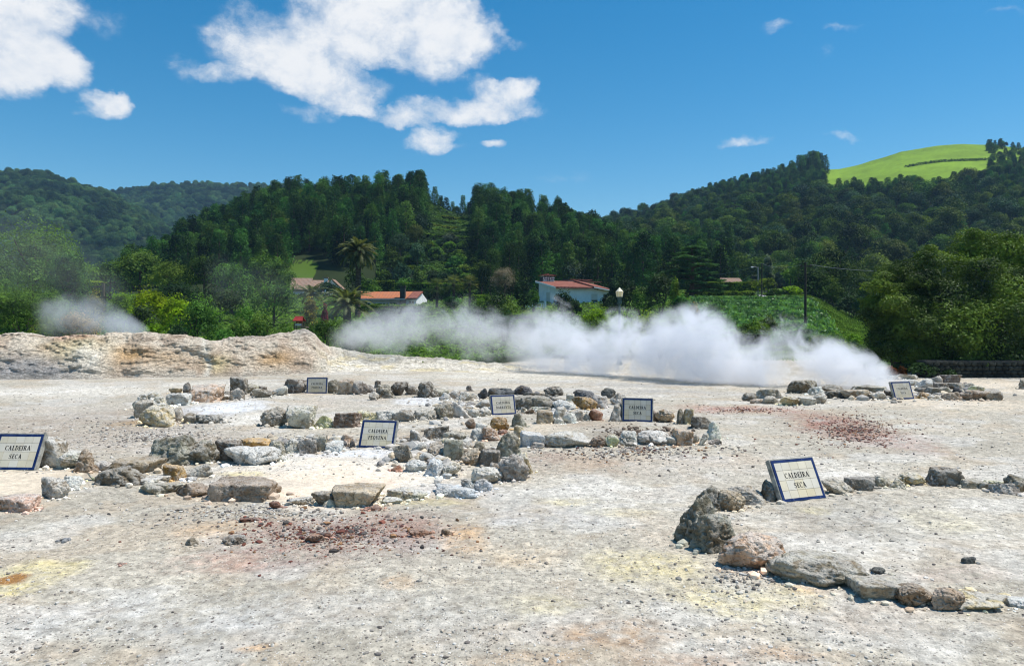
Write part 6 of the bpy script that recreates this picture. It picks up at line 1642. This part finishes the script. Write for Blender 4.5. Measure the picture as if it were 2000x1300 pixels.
def wire(p, q, sag, label, rad=.012):
    t = MB(); t.tube([tuple(p + (q - p) * (k / 12) + Vector((0, 0, -sag * 4 * (k / 12) * (1 - k / 12)))) for k in range(13)], rad, 5, 0, False)
    tag(link('overhead_wire', t.mesh('overhead_wire', M['wire'])), label, 'wire', 'overhead wires')
wire(a + Vector((.35, -.12, -.2)), P(1760, 530, 48), .15, 'pale wire running right from the utility pole to the big tree', .013)
wire(a + Vector((-.35, -.12, -.2)), b_, .4, 'thin wire running left from the utility pole to the thin pole')
wire(b_, P(1395, 536, 112), .3, 'wire running left from the thin pole behind the cedar')
wire(c_, P(1440, 552, 112), .3, 'stay wire sloping down left from the lamp post')

# ---- footpath, wall
def sheet(name, pts, mat, lift=.03, n=14):
    b = MB(); V = []; Fc = []
    for k in range(n + 1):
        f = k / n
        for e in (0, 1):
            A, B2 = pts[e]; x = A[0] + (B2[0] - A[0]) * f; y = A[1] + (B2[1] - A[1]) * f; V.append((x, y, zg(x, y) + lift))
    b.add(V, [[2 * k, 2 * k + 1, 2 * k + 3, 2 * k + 2] for k in range(n)]); tag(link(name, b.mesh(name, mat)), kind='structure')
sheet('path', [((1478, 0), 0)] and [[((1479 - CX) / F * 96, 96), ((1483 - CX) / F * 106, 106)], [((1498 - CX) / F * 96, 96), ((1489 - CX) / F * 106, 106)]], M['gravel_path'], .06)
def stone_wall():
    Y = 31.5; x0, x1 = (1822 - CX) / F * Y, (2120 - CX) / F * Y; r = empty('stone_wall', (x0, Y + .6, zg(x0, Y)), R(0)); tag(r, 'mossy stone retaining wall darkened with painted shade under the big tree', 'wall')
    hgt = .66; rng = np.random.default_rng(2); b = MB(); ln = x1 - x0
    b.box((ln / 2, .35, hgt / 2 - .2), (ln, .6, hgt + .3), 1)
    z = 0.0
    d, f = ICO4[0][:0], None
    v0, f0 = ico(2)
    while z < hgt - .05:
        hh = rng.uniform(.12, .2); x = rng.uniform(-.2, 0)
        while x < ln:
            w = rng.uniform(.18, .42); q = v0 * np.array([w * .52, .13, hh * .56]); q = np.sign(q) * np.abs(q) ** .8 * np.array([w * .52, .13, hh * .56]) ** .2
            q = q * (1 + .12 * rng.normal(size=(len(q), 1)) * .5); b.add(q + np.array([x + w / 2, .04, z + hh / 2]), f0, 0); x += w
        z += hh
    link('masonry', b.mesh('masonry', [M['wallstone'], M['dark_stone']], False), r)
    c = MB(); c.box((ln / 2, .32, hgt + .03), (ln, .72, .09)); k = link('coping', c.mesh('coping', M['dark_stone']), r)
M['wallstone'] = plain('wall_stone', (.048, .050, .040), .95, .1, .55, 2.2, .6)  # stone taken darker: the tree's shade put into the colour
stone_wall()

# ================================================================== STEAM
def steam(name, label, xs, tops, bots, Y, half, dens, seed, soft=.55, amp=1.0, nscale=.55, lowk=.72, fade=.10, col=(.96, .97, 1.0)):
    """a closed body of vapour: its outline follows the plume, its density is noise that thins to nothing at the skin"""
    Yl = [Y] * len(xs) if np.isscalar(Y) else list(np.interp(xs, Y[0], Y[1]))
    X = [(x - CX) / F * y for x, y in zip(xs, Yl)]; zt = [CAMH + (HY - t) / F * y for t, y in zip(tops, Yl)]; zb = [CAMH + (HY - t) / F * y for t, y in zip(bots, Yl)]
    x0, x1 = X[0], X[-1]; n = 40; k = 14; xx = np.linspace(x0, x1, n)
    ZT, ZB, YC = np.interp(xx, X, zt), np.interp(xx, X, zb), np.interp(xx, X, Yl); zc, hz = (ZT + ZB) / 2, (ZT - ZB) / 2
    V = []
    for i in range(n):
        e = max(.05, math.sin(math.pi * (i + .5) / n) ** .35)
        for j in range(k):
            a = 2 * math.pi * j / k; V.append((xx[i], YC[i] + half * e * math.cos(a) * 1.12, max(-.02, zc[i] + hz[i] * 1.15 * math.sin(a))))
    bm = bmesh.new(); vs = [bm.verts.new(v) for v in V]
    for i in range(n - 1):
        for j in range(k): bm.faces.new([vs[i * k + j], vs[i * k + (j + 1) % k], vs[(i + 1) * k + (j + 1) % k], vs[(i + 1) * k + j]])
    bm.faces.new(vs[:k]); bm.faces.new(vs[-k:][::-1]); bmesh.ops.recalc_face_normals(bm, faces=bm.faces)
    if bm.calc_volume(signed=True) < 0: bmesh.ops.reverse_faces(bm, faces=bm.faces)
    body_me = bpy.data.meshes.new(name); bm.to_mesh(body_me); bm.free()
    t = NT(name); t.t.nodes.remove(t.out); t.out = t.n('ShaderNodeOutputMaterial')
    pos = t.pos; s = t.n('ShaderNodeSeparateXYZ'); t.l(pos, s.inputs[0])
    u = t.math('DIVIDE', t.math('SUBTRACT', s.outputs[0], x0), x1 - x0, clamp=True)
    def curve(vals):
        lo, hi = min(vals) - .01, max(vals) + .01
        fc = t.n('ShaderNodeFloatCurve'); c = fc.mapping.curves[0]; us = np.linspace(0, 1, 22); vv = (np.interp(us, np.linspace(0, 1, n), vals) - lo) / (hi - lo)
        while len(c.points) < len(us): c.points.new(.5, .5)
        for pnt, a, q in zip(c.points, us, vv): pnt.location = (a, q)
        fc.mapping.update(); t.l(u, fc.inputs['Value']); return t.math('MULTIPLY_ADD', fc.outputs[0], hi - lo, lo)
    zcn, hzn = curve(zc), curve(hz); ycn = curve(YC)
    dz = t.math('DIVIDE', t.math('SUBTRACT', s.outputs[2], zcn), hzn); dz = t.math('ADD', t.math('MAXIMUM', dz, 0.0), t.math('MULTIPLY', t.math('MINIMUM', dz, 0.0), lowk)); dy = t.math('DIVIDE', t.math('SUBTRACT', s.outputs[1], ycn), half)
    q = t.math('SQRT', t.math('ADD', t.math('MULTIPLY', dz, dz), t.math('MULTIPLY', dy, dy)))
    ends = t.math('MULTIPLY', t.ramp(u, 0, fade), t.ramp(u, 1, .94))
    off = t.vm('ADD', pos, (seed * 3.1, seed * 1.7, seed * 5.3))
    nz = t.noise(off, nscale, 7, .66, 1.3); nb = t.noise(off, nscale * .32, 2, .5)
    e = t.math('ADD', t.math('MULTIPLY', t.math('SUBTRACT', nz, .5), 2.4 * amp), t.math('MULTIPLY', t.math('SUBTRACT', nb, .5), 1.6 * amp))
    f = t.math('SUBTRACT', t.math('ADD', t.math('SUBTRACT', 1.0, q), e), .12)
    body = t.ramp(f, 0, soft)
    skin = t.ramp(q, 1.10, .70)
    d = t.math('MULTIPLY', t.math('MULTIPLY', body, skin), t.math('MULTIPLY', ends, dens))
    pv = t.n('ShaderNodeVolumePrincipled'); pv.inputs['Color'].default_value = (*col, 1); pv.inputs['Density Attribute'].default_value = ''; pv.inputs['Anisotropy'].default_value = .15
    t.l(d, pv.inputs['Density']); t.l(pv.outputs[0], t.out.inputs['Volume'])
    body_me.materials.append(t.m); o = link(name, body_me); tag(o, label, kind='stuff')
    return o
steam('steam', 'dense white steam billowing from the vent at right', [985, 1040, 1073, 1117, 1146, 1175, 1204, 1255, 1313, 1364, 1408, 1437, 1474, 1510, 1561, 1598, 1630, 1656, 1692, 1720, 1760], [618, 592, 570, 588, 628, 612, 596, 606, 600, 582, 604, 632, 630, 598, 606, 650, 652, 654, 690, 706, 738],
      [724, 725, 727, 730, 733, 735, 738, 742, 746, 749, 752, 754, 756, 758, 759, 760, 761, 761, 762, 762, 762], ([985, 1150, 1300, 1450, 1600, 1760], [37.0, 34.0, 31.0, 28.8, 27.4, 26.8]), 2.1, 1.6, 1, .75, 1.32, .85, .38, .24)
steam('steam', 'thin white steam drifting across the middle of the basin', [640, 690, 740, 790, 830, 870, 910, 960, 1000, 1040, 1080, 1120], [636, 616, 596, 582, 570, 562, 564, 582, 604, 596, 582, 608],
      [692, 696, 700, 704, 706, 709, 711, 714, 718, 722, 726, 730], 39.5, 2.6, .40, 7, .9, 1.3, .68, 1.0)
steam('steam', 'grey steam hanging behind the clay mound at left', [70, 110, 150, 190, 230, 285], [566, 556, 560, 572, 596, 640], [660, 660, 660, 660, 660, 662], 40.5, 1.6, .62, 13, 1.1, .9, .6)
steam('steam', 'faint steam rising over the trees at the left edge', [-220, -100, 0, 60, 120, 190, 260], [290, 300, 312, 340, 385, 450, 540], [640, 640, 640, 640, 640, 640, 640], 44, 2.6, .17, 21, 2.2, .5, .20)
steam('steam', 'faint grey steam drifting in front of the trees left of the palms', [390, 440, 490, 540, 600, 680, 720], [470, 450, 455, 475, 515, 570, 600], [625, 640, 650, 650, 650, 660, 670], 56, 2.6, .085, 29, 2.2, .7, .24)

# ================================================================== AIR, SKY, SUN, CAMERA
SUN = Vector((.42, .05, .90)).normalized()
def air():
    b = MB(); x, y0, y1, z0, z1 = 1400, -60, 1400, -14.0, 226.0
    b.box((0, (y0 + y1) / 2, (z0 + z1) / 2), (2 * x, y1 - y0, z1 - z0))
    t = NT('haze'); pv = t.n('ShaderNodeVolumePrincipled'); pv.inputs['Color'].default_value = (.42, .70, 1.0, 1); pv.inputs['Density'].default_value = HAZE; pv.inputs['Anisotropy'].default_value = .2
    t.l(pv.outputs[0], t.out.inputs['Volume']); o = link('haze', b.mesh('haze', t.m)); tag(o, 'thin blue air over the valley', kind='stuff')
HAZE = .00016
air()

def sky():
    w = bpy.data.worlds.new('World'); SC.world = w; w.use_nodes = True; nt = w.node_tree; nt.nodes.clear()
    t = NT.__new__(NT); t.t = nt; t.m = w
    out = t.n('ShaderNodeOutputWorld'); bg = t.n('ShaderNodeBackground'); t.l(bg.outputs[0], out.inputs[0])
    st = t.n('ShaderNodeTexSky', sky_type='NISHITA'); st.sun_disc = False
    st.sun_elevation = math.asin(SUN.z); st.sun_rotation = math.atan2(SUN.x, SUN.y); st.altitude = 200; st.air_density = 1.0; st.dust_density = .25; st.ozone_density = 2.2
    hs = t.n('ShaderNodeHueSaturation'); t.l(st.outputs[0], hs.inputs['Color']); hs.inputs['Saturation'].default_value = 1.46; hs.inputs['Value'].default_value = 1.15; hs.inputs['Hue'].default_value = .490
    d = t.n('ShaderNodeTexCoord').outputs['Generated']; s = t.n('ShaderNodeSeparateXYZ'); t.l(d, s.inputs[0])
    # azimuth and elevation of the direction, so that a cloud keeps its place in the sky
    az = t.math('ARCTAN2', s.outputs[0], s.outputs[1]); el = t.math('ARCSINE', s.outputs[2])
    c = t.n('ShaderNodeCombineXYZ'); t.l(az, c.inputs[0]); t.l(t.math('MULTIPLY', el, 1.25), c.inputs[1]); ae = c.outputs[0]
    wr = t.n('ShaderNodeTexNoise'); t.l(ae, wr.inputs[0]); wr.inputs['Scale'].default_value = 9; wr.inputs['Detail'].default_value = 5; wr.inputs['Roughness'].default_value = .6
    wv = t.vm('MULTIPLY', t.vm('SUBTRACT', wr.outputs['Color'], (.5, .5, .5)), (.085, .085, 0)); aw = t.vm('ADD', ae, wv)
    acc = None
    for x, y, rx, ry, k in CLOUDS:
        dx, dz = (x - CX) / F, (HY - y) / F; a0 = math.atan2(dx, 1); e0 = math.atan2(dz, math.hypot(1, dx)) * 1.25
        kx = F * (1 + dx * dx) / rx; ky = F * 1.0 / (ry * 1.25) * math.sqrt(1 + dx * dx) * (1 + dz * dz / (1 + dx * dx))
        q = t.vm('MULTIPLY', t.vm('SUBTRACT', aw, (a0, e0, 0)), (kx, ky, 0))
        g = t.math('MULTIPLY', t.math('SUBTRACT', 1.0, t.vm('DOT_PRODUCT', q, q), clamp=True), k)
        acc = g if acc is None else t.math('MAXIMUM', acc, g) if False else t.math('ADD', acc, t.math('MULTIPLY', g, t.math('SUBTRACT', 1.0, t.math('MULTIPLY', acc, .55, clamp=True))))
    f1 = t.noise(ae, 12, 8, .62, .25); f2 = t.noise(ae, 34, 6, .62, .2)
    dn = t.math('ADD', t.math('MULTIPLY', acc, 1.0), t.math('MULTIPLY', t.math('SUBTRACT', f1, .52), 1.5)); dn = t.math('ADD', dn, t.math('MULTIPLY', t.math('SUBTRACT', f2, .5), .95)); f4 = t.noise(aw, 85, 5, .62); dn = t.math('ADD', dn, t.math('MULTIPLY', t.math('SUBTRACT', f4, .5), .55))
    gate = t.ramp(acc, 0, .45)
    m = t.math('MULTIPLY', t.ramp(dn, -.06, 1.22), gate)
    # cloud light and shade painted in: thick places brightest, undersides a little greyer
    f3 = t.noise(t.vm('ADD', ae, (.015, -.022, 0)), 12, 5, .6, .25)
    sh = t.ramp(t.math('ADD', t.math('SUBTRACT', f1, f3), t.math('MULTIPLY', dn, .10)), -.10, .22)
    cc = t.mix(sh, (6.9, 7.35, 8.0), (8.6, 8.65, 8.75))
    low = t.ramp(el, .16, .30)
    cc = t.mix(low, t.mix(1.0, cc, (.98, .99, 1.0), 'MULTIPLY'), cc)
    res = t.mix(t.math('MULTIPLY', m, .97), hs.outputs[0], cc)
    t.l(res, bg.inputs[0]); bg.inputs[1].default_value = .1
CLOUDS = [(40, 60, 120, 110, 1), (115, 120, 95, 60, 1), (10, 140, 100, 50, .9), (-70, 60, 160, 140, 1), (80, -20, 110, 80, .9), (150, 118, 45, 26, .5),
          (212, 198, 66, 32, 1), (236, 192, 45, 22, .8), (170, 218, 34, 12, .4),
          (520, 105, 130, 62, 1), (430, 150, 60, 28, .7), (640, 70, 170, 90, 1), (790, 50, 160, 90, 1), (890, 60, 95, 75, 1), (660, 165, 120, 50, .95), (700, 195, 55, 26, .8), (850, 125, 90, 40, .7), (570, 150, 110, 42, .9), (470, 20, 70, 40, .45), (720, -40, 260, 80, 1), (940, 95, 50, 50, .8),
          (890, 208, 130, 30, .95), (985, 192, 75, 38, .95), (1022, 178, 36, 28, .7), (800, 232, 60, 22, .85), (940, 165, 60, 22, .45),
          (850, 275, 52, 26, .85), (965, 286, 30, 17, .8), (880, 285, 50, 12, .35),
          (1450, 284, 80, 17, .55), (1635, 272, 46, 13, .42), (1525, 48, 50, 12, .36), (1650, 55, 34, 10, .32), (1615, 118, 30, 26, .28), (205, 28, 60, 40, .34), (350, 110, 18, 24, .32), (1100, 345, 70, 22, .26), (372, 140, 34, 30, .40), (420, 55, 60, 40, .5), (1000, 105, 40, 22, .42), (600, 212, 70, 18, .4), (1040, 215, 44, 18, .42), (760, 215, 60, 22, .5), (860, 255, 60, 20, .5), (1960, 40, 60, 8, .25)]
sky()
L = bpy.data.lights.new('sun', 'SUN'); L.energy = 5.0; L.angle = R(.53); L.color = (1.0, .955, .88)
lo = bpy.data.objects.new('sun', L); COL.objects.link(lo); lo.rotation_euler = SUN.to_track_quat('Z', 'Y').to_euler(); lo.location = (30, 10, 60)

cam = bpy.data.cameras.new('camera'); cam.sensor_width = 36.0; cam.lens = F / 2000 * 36; cam.clip_start = .1; cam.clip_end = 6000
cam.shift_y = -(650 - HY) / 2000.0
co = bpy.data.objects.new('camera', cam); COL.objects.link(co); co.location = (0, 0, CAMH); co.rotation_euler = (R(90), 0, 0); SC.camera = co

SC.render.engine = 'CYCLES'
vs = SC.view_settings; vs.view_transform = 'Standard'; vs.look = 'None'; vs.gamma = 1.0; vs.exposure = .14; vs.use_curve_mapping = False
cy = SC.cycles; cy.use_denoising = True; cy.max_bounces = 8; cy.diffuse_bounces = 3; cy.glossy_bounces = 2; cy.transmission_bounces = 3; cy.transparent_max_bounces = 6; cy.volume_bounces = 6; SC.cycles.filter_width = 1.15
cy.volume_step_rate = 1.0; cy.volume_max_steps = 256; cy.use_adaptive_sampling = True; cy.adaptive_threshold = .006
try: cy.denoiser = 'OPENIMAGEDENOISE'
except Exception: pass
